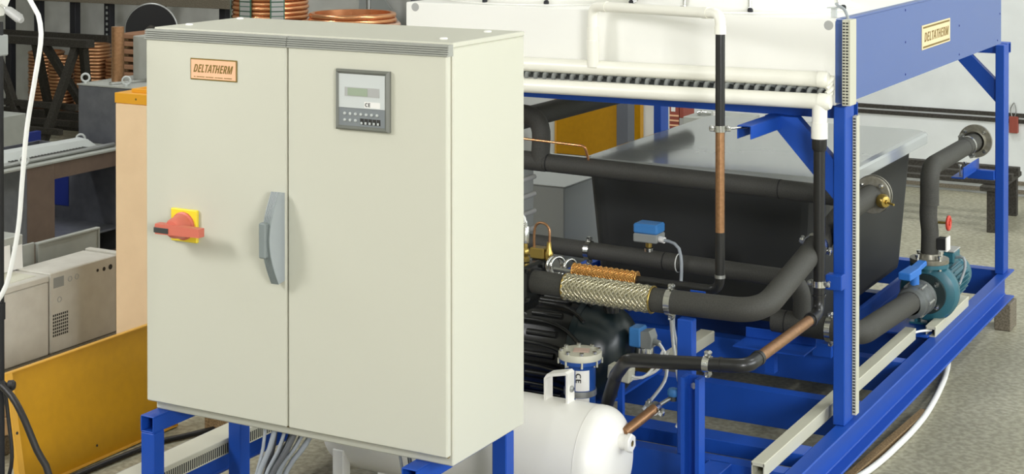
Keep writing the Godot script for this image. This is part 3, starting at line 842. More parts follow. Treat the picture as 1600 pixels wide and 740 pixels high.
func pipes():
	var t: Node3D
	# white loop out of the upper header, then black / copper riser
	t = thing("riser_loop", "white plastic pipe loop rising over the dry cooler front", "pipe", Vector3(0, 1.5, -1.5))
	obj("pipe", G.new().tube(fil([Vector3(-0.325, 1.50, -1.572), Vector3(-0.325, 1.728, -1.565), Vector3(0.297, 1.742, -1.288), Vector3(0.297, 1.675, -1.288)], 0.045), 0.0185, 18), M.pvc, t)
	for q in [[Vector3(-0.325, 1.54, -1.572), Vector3(-0.325, 1.60, -1.57), 0.024], [Vector3(-0.325, 1.60, -1.57), Vector3(-0.325, 1.65, -1.568), 0.0215], [Vector3(0.297, 1.672, -1.288), Vector3(0.297, 1.70, -1.288), 0.0205], [Vector3(0.22, 1.740, -1.322), Vector3(0.245, 1.741, -1.311), 0.0205], [Vector3(-0.27, 1.729, -1.541), Vector3(-0.245, 1.73, -1.529), 0.0205]]:
		obj("socket", G.new().cyl(q[0], q[1], q[2], 18), M.pvc, t)
	obj("saddle", G.new().cyl(Vector3(-0.325, 1.50, -1.574), Vector3(-0.325, 1.545, -1.572), 0.0225, 20), M.pvc, t)
	t = thing("riser_pipe", "upright pipe of black and bare copper lengths before the tank", "pipe", Vector3(0.297, 0.79, -1.288))
	obj("upper_length", G.new().cyl(Vector3(0.297, 1.345, -1.288), Vector3(0.297, 1.674, -1.288), 0.0168, 18), M.black_pipe, t)
	obj("copper_length", G.new().cyl(Vector3(0.297, 0.992, -1.288), Vector3(0.297, 1.345, -1.288), 0.0162, 18), M.copper, t)
	obj("lower_length", G.new().tube(fil([Vector3(0.297, 0.992, -1.288), Vector3(0.297, 0.79, -1.288), Vector3(-0.02, 0.787, -1.3)], 0.045), 0.0168, 18), M.black_pipe, t)
	obj("union", G.new().cyl(Vector3(0.297, 0.835, -1.288), Vector3(0.297, 0.846, -1.288), 0.0185, 18), M.zinc, t)
	pipe_clamp(Vector3(0.297, 1.348, -1.288), YA, 0.0172, Vector3(0.9, 0, -0.43).normalized(), "chrome clamp on the copper riser pipe below its black length")
	var rod := obj("threaded_rod", G.new().cyl(Vector3(0.318, 1.348, -1.30), Vector3(0.352, 1.342, -1.40), 0.004, 8), M.chrome)
	tag(rod, "thin threaded rod between the riser clamp and the blue bracket", "rod")
	# down pipe from the lower header
	t = thing("down_pipe", "white header outlet turning into a black down pipe and slanting copper length", "pipe", Vector3(0.563, 0.66, -1.2))
	obj("outlet_tee", G.new().tube([Vector3(0.563, 1.418, -1.556), Vector3(0.563, 1.31, -1.552)], [0.0265, 0.0265], 20).cyl(Vector3(0.563, 1.355, -1.552), Vector3(0.563, 1.298, -1.552), 0.029, 20), M.pvc, t)
	obj("black_socket", G.new().lathe([Vector2(0.026, 0), Vector2(0.026, -0.035), Vector2(0.0215, -0.045)], Vector3(0.563, 1.299, -1.552), YA, 20), M.black_pipe, t)
	obj("black_length", G.new().tube(fil([Vector3(0.563, 1.298, -1.552), Vector3(0.563, 0.69, -1.552), Vector3(0.563, 0.683, -1.44)], 0.05), 0.0205, 18), M.black_pipe, t)
	obj("copper_length", G.new().cyl(Vector3(0.563, 0.685, -1.455), Vector3(0.563, 0.683, -0.93), 0.0185, 18), M.copper, t)
	obj("lower_length", G.new().tube(fil([Vector3(0.563, 0.683, -0.94), Vector3(0.563, 0.683, -0.845), Vector3(0.15, 0.645, -0.845), Vector3(0.06, 0.555, -0.955), Vector3(-0.03, 0.40, -1.065), Vector3(-0.03, 0.28, -1.09)], 0.06), 0.0225, 18), M.black_pipe, t)
	for q in [[Vector3(0.563, 0.685, -1.47), Vector3(0.563, 0.685, -1.455)], [Vector3(0.563, 0.683, -0.95), Vector3(0.563, 0.683, -0.93)], [Vector3(0.47, 0.6745, -0.845), Vector3(0.478, 0.6752, -0.845)], [Vector3(0.563, 0.745, -1.552), Vector3(0.563, 0.753, -1.552)]]:
		obj("collar", G.new().cyl(q[0], q[1], 0.0243, 18), M.black_pipe, t)
	pipe_clamp(Vector3(0.563, 0.79, -1.552), YA, 0.0207, XA, "chrome clamp holding the black down pipe to the front post")
	pipe_clamp(Vector3(0.43, 0.671, -0.845), XA, 0.0228, YA, "chrome clamp on the black pipe above the short blue channel post")
	# thick insulated suction pipe with its braided hose
	t = thing("insulated_pipe", "thick black foam-covered pipe rising from the compressor to the flange", "pipe", Vector3(0.3, 0.76, -1.5))
	obj("lower_run", G.new().tube(fil([Vector3(0.098, 0.762, -1.17), Vector3(0.49, 0.768, -1.17), Vector3(0.555, 0.985, -1.88), Vector3(0.58, 1.006, -2.12)], 0.11, 9), 0.041, 22), M.foam, t)
	obj("upper_run", G.new().tube([Vector3(-0.75, 1.041, -2.0), Vector3(0.2, 1.023, -2.0), Vector3(0.53, 1.013, -2.0)], 0.037, 20), M.foam, t)
	obj("foam_joint", G.new().cyl(Vector3(-0.738, 1.0408, -2.0), Vector3(-0.732, 1.0407, -2.0), 0.0375, 20), M.joint_black, t)
	obj("foam_joint", G.new().cyl(Vector3(0.26, 1.0215, -2.0), Vector3(0.265, 1.0214, -2.0), 0.0376, 20), M.joint_black, t)
	obj("tee_sleeve", G.new().tube([Vector3(-1.0, 1.047, -2.0), Vector3(-0.75, 1.041, -2.0)], 0.039, 20), M.foam, t)
	obj("bend", G.new().tube(fil([Vector3(-1.05, 1.235, -2.0), Vector3(-0.765, 1.235, -2.0), Vector3(-0.775, 1.04, -2.0)], 0.1), 0.039, 20), M.foam, t)
	pipe_clamp(Vector3(0.165, 0.763, -1.17), XA, 0.0415, YA, "chrome clamp on the thick suction pipe above the short blue post")
	pipe_clamp(Vector3(0.527, 0.905, -1.62), Vector3(0.084, 0.28, -0.956).normalized(), 0.0415, Vector3(0.95, -0.3, 0.0).normalized(), "chrome clamp high on the slanting thick pipe beside the front post")
	t = thing("end_flange", "round steel flange with a brass drain cock beside the front post", "flange", Vector3(0.58, 1.006, -2.13))
	obj("disc", G.new().lathe([Vector2(0.0, 0.0), Vector2(0.036, 0.0), Vector2(0.036, 0.008), Vector2(0.069, 0.008), Vector2(0.071, 0.006), Vector2(0.071, -0.006), Vector2(0.069, -0.008), Vector2(0.0, -0.008)].map(func(v): return Vector2(v.x, -v.y)), Vector3(0.58, 1.006, -2.135), Vector3.FORWARD, 36), M.flange_steel, t)
	obj("blind_disc", G.new().lathe([Vector2(0.073, 0), Vector2(0.073, 0.012), Vector2(0.0, 0.012)], Vector3(0.58, 1.006, -2.145), Vector3.FORWARD, 36), M.flange_steel, t)
	for k in 4:
		var a := PI / 4 + k * PI / 2
		obj("bolt", G.new().lathe([Vector2(0.009, 0), Vector2(0.009, 0.009), Vector2(0.006, 0.011), Vector2(0.006, 0.018), Vector2(0, 0.018)], Vector3(0.58 + 0.054 * cos(a), 1.006 + 0.054 * sin(a), -2.127), ZA, 6), M.chrome, t)
	obj("drain_cock", G.new().lathe([Vector2(0.012, 0), Vector2(0.012, 0.02), Vector2(0.026, 0.022), Vector2(0.028, 0.035), Vector2(0.02, 0.05), Vector2(0.009, 0.052), Vector2(0.009, 0.062), Vector2(0, 0.063)], Vector3(0.612, 0.996, -2.10), Vector3(0.8, 0, 0.6), 20), M.brass, t)
	obj("cock_stem", G.new().cyl(Vector3(0.655, 0.996, -2.065), Vector3(0.69, 0.994, -2.04), 0.0045, 8), M.brass, t)
	# pipe to the pump
	t = thing("pump_pipe", "black foam-covered pipe running past the tub down to the teal pump", "pipe", Vector3(0.3, 0.48, -2.1))
	obj("upper_run", G.new().tube(fil([Vector3(-0.95, 0.682, -2.1), Vector3(0.315, 0.657, -2.1), Vector3(0.315, 0.487, -2.1)], 0.08), 0.035, 20), M.foam, t)
	obj("lower_run", G.new().tube(fil([Vector3(0.20, 0.489, -2.1), Vector3(0.548, 0.479, -2.1), Vector3(0.55, 0.444, -2.83)], 0.075), 0.0445, 22), M.foam, t)
	obj("foam_joint", G.new().cyl(Vector3(-0.262, 0.6684, -2.1), Vector3(-0.257, 0.6683, -2.1), 0.0356, 20), M.joint_black, t)
	obj("foam_joint", G.new().cyl(Vector3(0.252, 0.4876, -2.1), Vector3(0.257, 0.4875, -2.1), 0.0451, 20), M.joint_black, t)
	obj("foam_joint", G.new().cyl(Vector3(0.55, 0.4465, -2.778), Vector3(0.55, 0.4464, -2.784), 0.0451, 20), M.joint_black, t)
	pipe_clamp(Vector3(-0.60, 0.675, -2.1), XA, 0.0355, YA, "chrome clamp on the black pipe between brass valve and blue flow switch")
	pipe_clamp(Vector3(0.428, 0.4825, -2.1), XA, 0.045, YA, "chrome clamp low on the pump pipe just behind the front post")
	var z2 := obj("zip_tie", G.new().ring(Vector3(-0.2, 0.667, -2.1), XA, 0.0365, 0.0022, 24, 6), M.cable_white)
	tag(z2, "thin white cable tie round the black pipe beside the pressure switch", "cable tie")
	t = thing("delivery_pipe", "black foam-covered pipe rising from the pump and bending to the rear flange", "pipe", Vector3(0.55, 0.6, -3.2))
	obj("lower_run", G.new().tube(spline([Vector3(0.55, 0.585, -3.1), Vector3(0.552, 0.68, -3.1), Vector3(0.545, 0.75, -3.1), Vector3(0.548, 0.83, -3.1)], 0.02), 0.0375, 22), M.foam, t)
	obj("upper_run", G.new().tube(fil([Vector3(0.55, 0.80, -3.1), Vector3(0.55, 0.962, -3.1), Vector3(0.55, 0.96, -3.93)], 0.085, 9), 0.0405, 22), M.foam, t)
	obj("foam_joint", G.new().cyl(Vector3(0.55, 0.9605, -3.71), Vector3(0.55, 0.9605, -3.716), 0.0411, 20), M.joint_black, t)
	obj("rear_flange", G.new().lathe([Vector2(0.05, -0.03), Vector2(0.054, 0.0), Vector2(0.079, 0.0), Vector2(0.079, 0.018), Vector2(0.0, 0.018)], Vector3(0.55, 0.96, -3.94), Vector3.FORWARD, 40), M.flange_steel, t)
	for k in 4:
		var a := PI / 4 + k * PI / 2
		obj("flange_bolt", G.new().lathe([Vector2(0.009, 0), Vector2(0.009, 0.008), Vector2(0, 0.009)], Vector3(0.55 + 0.064 * cos(a), 0.96 + 0.064 * sin(a), -3.939), ZA, 6), M.chrome, t)
	pipe_clamp(Vector3(0.55, 0.96, -3.78), ZA, 0.041, Vector3(0.5, -0.86, 0).normalized(), "chrome clamp near the rear flange above its blue bracket")
	for q in [[0.475, -3.96], [0.475, -4.06]]:
		var b := obj("bracket_bolt", G.new().lathe([Vector2(0.004, -0.005), Vector2(0.004, 0.045), Vector2(0.009, 0.045), Vector2(0.009, 0.055), Vector2(0, 0.056)], Vector3(q[0], 0.783, q[1]), YA, 8), M.chrome)
		tag(b, ["upright chrome bolt at the near end of the rear bracket", "upright chrome bolt at the far end of the rear bracket"][0 if q[1] > -4.0 else 1], "bolt")
	# thick pipe along the far side under the cooler
	var bp := obj("far_pipe", G.new().tube([Vector3(-1.06, 1.155, -2.2), Vector3(-1.0, 1.168, -3.4), Vector3(-1.0, 1.168, -4.1)], 0.047, 20), M.foam)
	tag(bp, "thick black pipe running to the rear under the cooler rail", "pipe")
	# capillary
	var cp := obj("copper_capillary", G.new().tube(fil([Vector3(-1.0, 1.145, -1.955), Vector3(-0.548, 1.13, -1.955), Vector3(-0.546, 1.07, -1.985)], 0.018), 0.0052, 8), M.copper_bright)
	tag(cp, "thin bright copper tube bending down onto the thick black pipe", "tube")
	braided(Vector3(-0.234, 0.768, -1.17), Vector3(0.098, 0.762, -1.17), 0.044, M.steel_braid, "silvery braided metal hose on the thick suction pipe above the compressor")
	braided(Vector3(-0.262, 0.797, -1.285), Vector3(-0.02, 0.790, -1.3), 0.027, M.hose_gold, "copper-coloured braided hose behind the silvery one")
	var lp := obj("thin_rod", G.new().cyl(Vector3(-0.34, 0.796, -1.28), Vector3(-0.262, 0.792, -1.285), 0.009, 10), M.zinc)
	tag(lp, "short grey pipe end leading into the copper-coloured hose", "pipe")

func braided(a: Vector3, b: Vector3, r: float, m: Material, label: String):
	var t := thing("braided_hose", label, "hose", (a + b) * 0.5)
	var d := b - a
	var ax := d.normalized()
	obj("core", G.new().cyl(a, b, r * 0.93, 22), m, t)
	var g := G.new()
	var u := ax.cross(YA).normalized(); var w := ax.cross(u)
	var N := 13; var turns := d.length() / (r * 5.0)
	for dir in [-1.0, 1.0]:
		for s in N:
			var p := []
			for k in 25:
				var f := k / 24.0
				var an: float = TAU * (s / float(N) + dir * turns * f)
				p.append(a + d * f + (u * cos(an) + w * sin(an)) * (r + (0.0016 * cos(PI * k))))
			g.tube(p, r * 0.085, 5, false)
	obj("braid", g, m, t)
	for q in [a, b]:
		obj("end_ring", G.new().ring(q, ax, r * 1.01, r * 0.09, 26, 8), M.brass if m == M.steel_braid else m, t)

# ------------------------------------------------------------------ compressor
func compressor():
	var c := Vector3(0, 0.475, -1.44)
	var t := thing("compressor", "black cast-iron ribbed compressor under the braided hose", "compressor", Vector3(-0.5, 0.284, -1.44))
	var pr := [Vector2(0, -0.95), Vector2(0.17, -0.95), Vector2(0.178, -0.94), Vector2(0.178, -0.29), Vector2(0.185, -0.285), Vector2(0.185, -0.26)]
	for k in 9:
		var a := PI / 2 * k / 8
		pr.append(Vector2(0.06 + 0.122 * cos(a), -0.26 + 0.155 * sin(a)))
	pr.append(Vector2(0, -0.105))
	obj("housing", G.new().lathe(pr.slice(0, 5), c, XA, 44), M.compressor_black, t)
	obj("end_dome", G.new().lathe(pr.slice(4), c, XA, 44), M.compressor_sheen, t)
	# long ribs with round bosses between them, on the side towards the door
	for k in 7:
		var a := -1.0 + k * 0.42
		var d := Vector3(0, sin(a), cos(a))
		var e := Vector3(0, cos(a), -sin(a))
		obj("rib", G.new().tube(spline([c + d * 0.176 + Vector3(-0.92, 0, 0), c + d * 0.19 + Vector3(-0.75, 0, 0), c + d * 0.194 + Vector3(-0.37, 0, 0), c + d * 0.19 - e * 0.02 + Vector3(-0.29, 0, 0), c + d * 0.18 - e * 0.055 + Vector3(-0.235, 0, 0)], 0.03), 0.007, 8), M.compressor_black, t)
		var dm := Vector3(0, sin(a + 0.21), cos(a + 0.21))
		obj("boss", G.new().cyl(c + dm * 0.178 + Vector3(-0.45, 0, 0), c + dm * 0.178 + Vector3(-0.33, 0, 0), 0.012, 10), M.compressor_black, t)
		obj("bolt", G.new().cyl(c + dm * 0.176 + Vector3(-0.49, 0, 0), c + dm * 0.19 + Vector3(-0.49, 0, 0), 0.008, 6), M.chrome, t)
	obj("flange_ring", G.new().lathe([Vector2(0.178, -0.62), Vector2(0.196, -0.615), Vector2(0.196, -0.585), Vector2(0.178, -0.58)], c, XA, 44), M.compressor_black, t)
	obj("lifting_lug", G.new().lathe([Vector2(0.03, -0.02), Vector2(0.032, 0.03), Vector2(0.022, 0.05), Vector2(0.024, 0.065), Vector2(0, 0.07)], Vector3(-0.165, 0.655, -1.40), YA, 14), M.compressor_black, t)
	obj("suction_block", G.new().bb(Vector3(-0.45, 0.66, -1.26), Vector3(-0.385, 0.825, -1.10), 0.012).bb(Vector3(-0.385, 0.70, -1.235), Vector3(-0.362, 0.835, -1.105), 0.008), M.compressor_black, t)
	obj("suction_stub", G.new().cyl(Vector3(-0.37, 0.772, -1.17), Vector3(-0.234, 0.768, -1.17), 0.041, 22), M.foam, t)
	for q in [[0.718, -1.115], [0.82, -1.115], [0.718, -1.222], [0.82, -1.222]]:
		obj("block_bolt", G.new().lathe([Vector2(0.011, 0), Vector2(0.011, 0.01), Vector2(0, 0.012)], Vector3(-0.362, q[0], q[1]), XA, 6), M.compressor_black, t)
	for x in [-0.85, -0.3]:
		obj("foot", G.new().bb(Vector3(x - 0.04, 0.284, -1.56), Vector3(x + 0.04, 0.36, -1.32), 0.01), M.compressor_black, t)

# ------------------------------------------------------------------ white receiver, drier
func receiver():
	var c := Vector3(0, 0.31, -0.828)
	var r := 0.1725
	var t := thing("receiver_vessel", "white horizontal pressure vessel lying under the control cabinet", "vessel", Vector3(-0.45, 0.0, -0.828))
	obj("shell", G.new().lathe([Vector2(0, -0.98), Vector2(0.10, -0.96), Vector2(0.155, -0.93), Vector2(r, -0.88), Vector2(r, 0.046)], c, XA, 56), M.tank_white, t)
	var pr := [Vector2(r + 0.0012, 0.047)]
	for k in 11:
		var a := PI / 2 * k / 10
		pr.append(Vector2((r + 0.0012) * pow(cos(a), 0.7) if k < 10 else 0.0, 0.06 + 0.082 * sin(a)))
	obj("end_cap", G.new().lathe(pr, c, XA, 56, 0.6), M.tank_white, t)
	obj("weld_seam", G.new().ring(c + Vector3(0.046, 0, 0), XA, r - 0.0005, 0.0022, 56, 6), M.tank_white, t)
	var nz := Vector3(0.1, 0.383, -0.828)
	var n := obj("nozzle", G.new().cyl(nz, nz + Vector3(0.062, 0, 0), 0.025, 20), M.tank_white, t)
	obj("hex_plug", G.new().lathe([Vector2(0.031, 0), Vector2(0.032, 0.012), Vector2(0.028, 0.016), Vector2(0.011, 0.016)], nz + Vector3(0.062, 0, 0), XA, 6, 0.99), M.tank_white, n)
	obj("plug_hole", G.new().lathe([Vector2(0.0115, 0.0), Vector2(0.0115, 0.0155), Vector2(0.0, 0.013)], nz + Vector3(0.062, 0, 0), XA, 14), M.brass, n)
	# bracket that carries the filter drier
	var bx := -0.09
	var g := G.new()
	g.prism([Vector2(-0.045, 0), Vector2(-0.045, 0.082), Vector2(-0.034, 0.097), Vector2(0.034, 0.112), Vector2(0.043, 0.106), Vector2(0.043, 0), Vector2(0.036, 0), Vector2(0.036, 0.102), Vector2(-0.031, 0.088), Vector2(-0.038, 0.078), Vector2(-0.038, 0)], Vector3(bx, 0.472, -0.86), XA, YA, Vector3(0, 0, 0.05))
	var br := obj("bracket", g, M.tank_white, t)
	obj("bolt", G.new().lathe([Vector2(0.011, 0), Vector2(0.011, 0.005), Vector2(0.007, 0.009), Vector2(0, 0.009)], Vector3(bx + 0.043, 0.525, -0.835), XA, 12), M.zinc, br)
	obj("small_bracket", G.new().prism([Vector2(0, 0), Vector2(0.05, 0), Vector2(0.05, 0.046), Vector2(0.046, 0.046), Vector2(0.046, 0.004), Vector2(0, 0.004)].map(func(v): return Vector2(v.x, 0.046 - v.y)), Vector3(-0.262, 0.468, -0.80), XA, YA, Vector3(0, 0, 0.032)), M.tank_white, t)
	for x in [-0.86, -0.2]:
		for z in [-0.71, -0.99]:
			obj("foot", G.new().bb(Vector3(x - 0.022, 0.0, z), Vector3(x + 0.022, 0.24, z + 0.045), 0.002), M.tank_white, t)
	# filter drier
	var f := Vector3(-0.132, 0.0, -1.075)
	t = thing("filter_drier", "blue upright filter drier canister with bolted cream lid", "filter", Vector3(f.x, 0.2745, f.z))
	obj("canister", G.new().lathe([Vector2(0.045, 0.2745), Vector2(0.052, 0.285), Vector2(0.0535, 0.53), Vector2(0.06, 0.54), Vector2(0.072, 0.543), Vector2(0.072, 0.556), Vector2(0.0, 0.556)], f, YA, 40), M.drier_blue, t)
	obj("lid", G.new().lathe([Vector2(0.074, 0.5565), Vector2(0.075, 0.56), Vector2(0.075, 0.576), Vector2(0.073, 0.579), Vector2(0.0, 0.581)], f, YA, 40), M.flange_cream, t)
	obj("lid_label", G.new().box(f + Vector3(0.006, 0.5825, 0.002), Vector3(0.055, 0.002, 0.045), 0.0, Basis(YA, 0.35)), M.label_pink, t)
	for k in 8:
		var a := k * TAU / 8 + 0.25
		var p := f + Vector3(cos(a) * 0.064, 0, sin(a) * 0.064)
		obj("bolt", G.new().lathe([Vector2(0.0042, 0.535), Vector2(0.0042, 0.578), Vector2(0.0082, 0.579), Vector2(0.0082, 0.588), Vector2(0, 0.59)], p, YA, 8), M.chrome, t)
		obj("bolt_shank", G.new().cyl(f + Vector3(cos(a) * 0.0752, 0.537, sin(a) * 0.0752), f + Vector3(cos(a) * 0.0752, 0.556, sin(a) * 0.0752), 0.0035, 6), M.flange_cream, t)
	# label wrapped round the side
	var lg := G.new()
	var lg2 := G.new()
	var lp := []
	for k in 9:
		var a := 0.15 + k * 0.115
		lp.append(Vector3(sin(a), 0, cos(a)))
	for k in 8:
		var A: Vector3 = f + lp[k] * 0.0545; var B: Vector3 = f + lp[k + 1] * 0.0545
		lg.poly([A + YA * 0.455, B + YA * 0.455, B + YA * 0.525, A + YA * 0.525], lp[k])
		lg2.poly([A + YA * 0.36, B + YA * 0.36, B + YA * 0.43, A + YA * 0.43], lp[k])
	obj("label", lg, M.label_white, t)
	obj("label", lg2, M.label_white, t)
	var ld := Vector3(sin(0.38), 0, cos(0.38))
	var lx := YA.cross(ld)
	obj("lettering", text_shape("CE", f + ld * 0.0552 + YA * 0.516 - lx * 0.011, -YA, lx, Vector2(0.032, 0.018), 0.0, 0.0008), M.ink, t)
	obj("strap", G.new().lathe([Vector2(0.0535, 0.432), Vector2(0.0565, 0.432), Vector2(0.0565, 0.452), Vector2(0.0535, 0.452)], f, YA, 40), M.zinc, t)

# ------------------------------------------------------------------ switches, valves and cables on the machine
func small_parts():
	var t: Node3D
	# flow switch on the upper pipe
	t = thing("flow_switch", "blue and grey flow switch box on the black pipe before the tub", "switch", Vector3(-0.325, 0.70, -2.1))
	obj("cover", G.new().bb(Vector3(-0.385, 0.775, -2.15), Vector3(-0.28, 0.815, -2.065), 0.006), M.switch_blue, t)
	obj("base", G.new().bb(Vector3(-0.385, 0.74, -2.15), Vector3(-0.28, 0.775, -2.065), 0.004), M.machine_grey, t)
	obj("stem", G.new().cyl(Vector3(-0.33, 0.695, -2.1), Vector3(-0.33, 0.742, -2.1), 0.014, 14), M.brass, t)
	obj("union", G.new().lathe([Vector2(0.022, 0), Vector2(0.022, 0.014), Vector2(0.016, 0.018)], Vector3(-0.33, 0.70, -2.1), YA, 6), M.chrome, t)
	obj("gland", G.new().cyl(Vector3(-0.28, 0.757, -2.09), Vector3(-0.255, 0.755, -2.085), 0.013, 12), M.label_white, t)
	var cw := obj("switch_cable", G.new().tube(spline([Vector3(-0.256, 0.755, -2.085), Vector3(-0.20, 0.752, -2.06), Vector3(-0.17, 0.715, -2.05), Vector3(-0.165, 0.60, -2.04), Vector3(-0.18, 0.45, -2.0), Vector3(-0.12, 0.30, -1.96)], 0.03), 0.0065, 8), M.cable_grey)
	tag(cw, "pale cable leaving the upper flow switch and dropping beside the black pipe", "cable")
	# pressure switch lower down
	var p := Vector3(-0.045, 0.0, -1.42)
	t = thing("pressure_switch", "blue-capped pressure switch on a square zinc body behind the low pipe", "switch", Vector3(p.x, 0.42, p.z))
	obj("valve_body", G.new().bb(p + Vector3(-0.045, 0.44, -0.045), p + Vector3(0.045, 0.475, 0.045), 0.004), M.brass, t)
	obj("valve_top", G.new().bb(p + Vector3(-0.048, 0.475, -0.048), p + Vector3(0.048, 0.487, 0.048), 0.004), M.zinc, t)
	obj("collar", G.new().lathe([Vector2(0.034, 0.487), Vector2(0.036, 0.50), Vector2(0.033, 0.52), Vector2(0, 0.522)], p, YA, 24), M.chrome, t)
	obj("cap", G.new().bb(p + Vector3(-0.048, 0.522, -0.03), p + Vector3(-0.002, 0.592, 0.035), 0.005), M.switch_blue, t)
	obj("connector", G.new().prism([Vector2(-0.002, 0.522), Vector2(0.036, 0.522), Vector2(0.04, 0.56), Vector2(0.03, 0.585), Vector2(-0.002, 0.58)], p + Vector3(0, 0, -0.025), XA, YA, Vector3(0, 0, 0.055)), M.machine_grey, t)
	obj("gland", G.new().cyl(p + Vector3(0.036, 0.545, 0.002), p + Vector3(0.062, 0.54, 0.006), 0.011, 12), M.machine_grey, t)
	var c2 := obj("switch_cable", G.new().tube(spline([p + Vector3(0.06, 0.54, 0.006), p + Vector3(0.09, 0.51, 0.02), p + Vector3(0.10, 0.45, 0.03), p + Vector3(0.085, 0.40, 0.04), p + Vector3(0.03, 0.32, 0.08)], 0.02), 0.006, 8), M.cable_white)
	tag(c2, "short white cable hanging from the blue-capped pressure switch", "cable")
	t = thing("junction_box", "small grey junction box under the low black pipe bend", "box", Vector3(-0.06, 0.42, -1.2))
	obj("case", G.new().box(Vector3(-0.035, 0.485, -1.2), Vector3(0.085, 0.05, 0.05), 0.004, Basis(ZA, -0.08)), M.trunking, t)
	obj("post", G.new().bb(Vector3(-0.045, 0.2845, -1.21), Vector3(-0.025, 0.46, -1.19), 0.001), M.blue_paint, t)
	for k in 2:
		var c3 := obj("box_cable", G.new().tube(spline([Vector3(0.004, 0.478 - k * 0.01, -1.2), Vector3(0.045, 0.478, -1.2 - 0.01 * k), Vector3(0.075 + 0.02 * k, 0.51, -1.23), Vector3(0.09 + 0.02 * k, 0.56, -1.28)], 0.02), 0.005, 8), M.cable_white)
		tag(c3, ["lower of the two white cables curling from the grey junction box", "upper of the two white cables curling from the grey junction box"][1 - k], "cable", "two white cables of the junction box")
	# tank drain line with valve
	t = thing("drain_line", "short copper drain line with a blue-capped valve beside the vessel", "pipe", Vector3(0.15, 0.4, -1.0))
	obj("copper_length", G.new().cyl(Vector3(0.132, 0.400, -0.86), Vector3(0.16, 0.434, -1.07), 0.0165, 16), M.copper, t)
	obj("valve_stem", G.new().cyl(Vector3(0.16, 0.434, -1.07), Vector3(0.195, 0.457, -1.12), 0.007, 10), M.zinc, t)
	obj("valve_cap", G.new().lathe([Vector2(0.018, 0), Vector2(0.02, 0.004), Vector2(0.02, 0.018), Vector2(0.016, 0.024), Vector2(0, 0.025)], Vector3(0.198, 0.462, -1.115), YA, 18), M.switch_blue, t)
	obj("valve_body", G.new().cyl(Vector3(0.198, 0.445, -1.115), Vector3(0.198, 0.463, -1.115), 0.011, 12), M.grey_iron, t)
	pipe_clamp(Vector3(0.1575, 0.431, -1.052), Vector3(0.130, 0.158, -0.979).normalized(), 0.017, Vector3(0.9, -0.4, 0.09).normalized(), "chrome clamp on the copper drain line beside its blue-capped valve")
	# brass valve group behind the cabinet edge
	t = thing("expansion_valve", "brass valve block with copper loop beside the cabinet edge", "valve", Vector3(-0.48, 0.73, -1.42))
	var v := Vector3(-0.455, 0.748, -1.42)
	obj("block", G.new().bb(v + Vector3(-0.05, 0.045, -0.03), v + Vector3(0.01, 0.085, 0.02), 0.004), M.brass, t)
	obj("lower_block", G.new().bb(v + Vector3(-0.045, -0.02, -0.025), v + Vector3(0.005, 0.045, 0.015), 0.005), M.compressor_black, t)
	obj("inlet", G.new().cyl(v + Vector3(-0.20, 0.062, 0.0), v + Vector3(0.02, 0.055, 0.0), 0.008, 12), M.brass, t)
	obj("head", G.new().lathe([Vector2(0.012, 0), Vector2(0.016, 0.01), Vector2(0.016, 0.03), Vector2(0.011, 0.04), Vector2(0.008, 0.07), Vector2(0, 0.07)], v + Vector3(0.025, 0.04, 0.005), YA, 14), M.brass, t)
	obj("copper_loop", G.new().tube(spline([v + Vector3(-0.04, 0.08, 0), v + Vector3(-0.038, 0.15, 0), v + Vector3(-0.022, 0.175, 0), v + Vector3(0.005, 0.175, 0), v + Vector3(0.024, 0.155, 0), v + Vector3(0.026, 0.10, 0.004)], 0.012), 0.005, 8), M.copper, t)
	obj("coil_spring", G.new().ring(v + Vector3(0.06, 0.03, 0.03), Vector3(0.9, 0.1, 0.4).normalized(), 0.034, 0.006, 22, 8).ring(v + Vector3(0.075, 0.03, 0.03), Vector3(0.9, 0.1, 0.4).normalized(), 0.034, 0.006, 22, 8).ring(v + Vector3(0.125, 0.03, 0.03), Vector3(0.95, 0.0, 0.3).normalized(), 0.032, 0.006, 22, 8), M.chrome, t)
	var v2 := Vector3(-0.53, 0.775, -1.2)
	t = thing("shut_off_valve", "small brass and chrome needle valve standing on the compressor block", "valve", Vector3(-0.43, 0.80, -1.2))
	v2 = Vector3(-0.422, 0.828, -1.215)
	obj("nut", G.new().lathe([Vector2(0.016, 0), Vector2(0.016, 0.014), Vector2(0.011, 0.018), Vector2(0.016, 0.03), Vector2(0.014, 0.045), Vector2(0.009, 0.05), Vector2(0.009, 0.07)], v2, YA, 10), M.brass, t)
	obj("barrel", G.new().lathe([Vector2(0.014, 0.066), Vector2(0.015, 0.07), Vector2(0.015, 0.125), Vector2(0.011, 0.13), Vector2(0.006, 0.145), Vector2(0, 0.145)], v2, YA, 14), M.chrome, t)
	var hz := obj("hose_line", G.new().tube(spline([v2 + Vector3(0, 0.14, 0), v2 + Vector3(-0.01, 0.165, 0), v2 + Vector3(-0.04, 0.17, 0), v2 + Vector3(-0.10, 0.155, 0)], 0.015), 0.0055, 8), M.cable_white)
	tag(hz, "thin pale hose curving from the needle valve behind the cabinet", "hose")
	# white cable past the tub foot, grey profile lying in the frame
	var uc := obj("upright_cable", G.new().tube(spline([Vector3(0.135, 0.72, -1.24), Vector3(0.13, 0.6, -1.27), Vector3(0.14, 0.45, -1.3), Vector3(0.15, 0.36, -1.33), Vector3(0.13, 0.29, -1.3)], 0.03), 0.006, 8), M.cable_white)
	tag(uc, "white cable dropping behind the thick pipe beside the short post", "cable")
	var pf := obj("grey_profile", G.new().bb(Vector3(-0.235, 0.2755, -2.42), Vector3(-0.172, 0.322, -1.97), 0.003), M.trunking)
	tag(pf, "grey cable profile lying across the frame behind the short blue post", "profile")
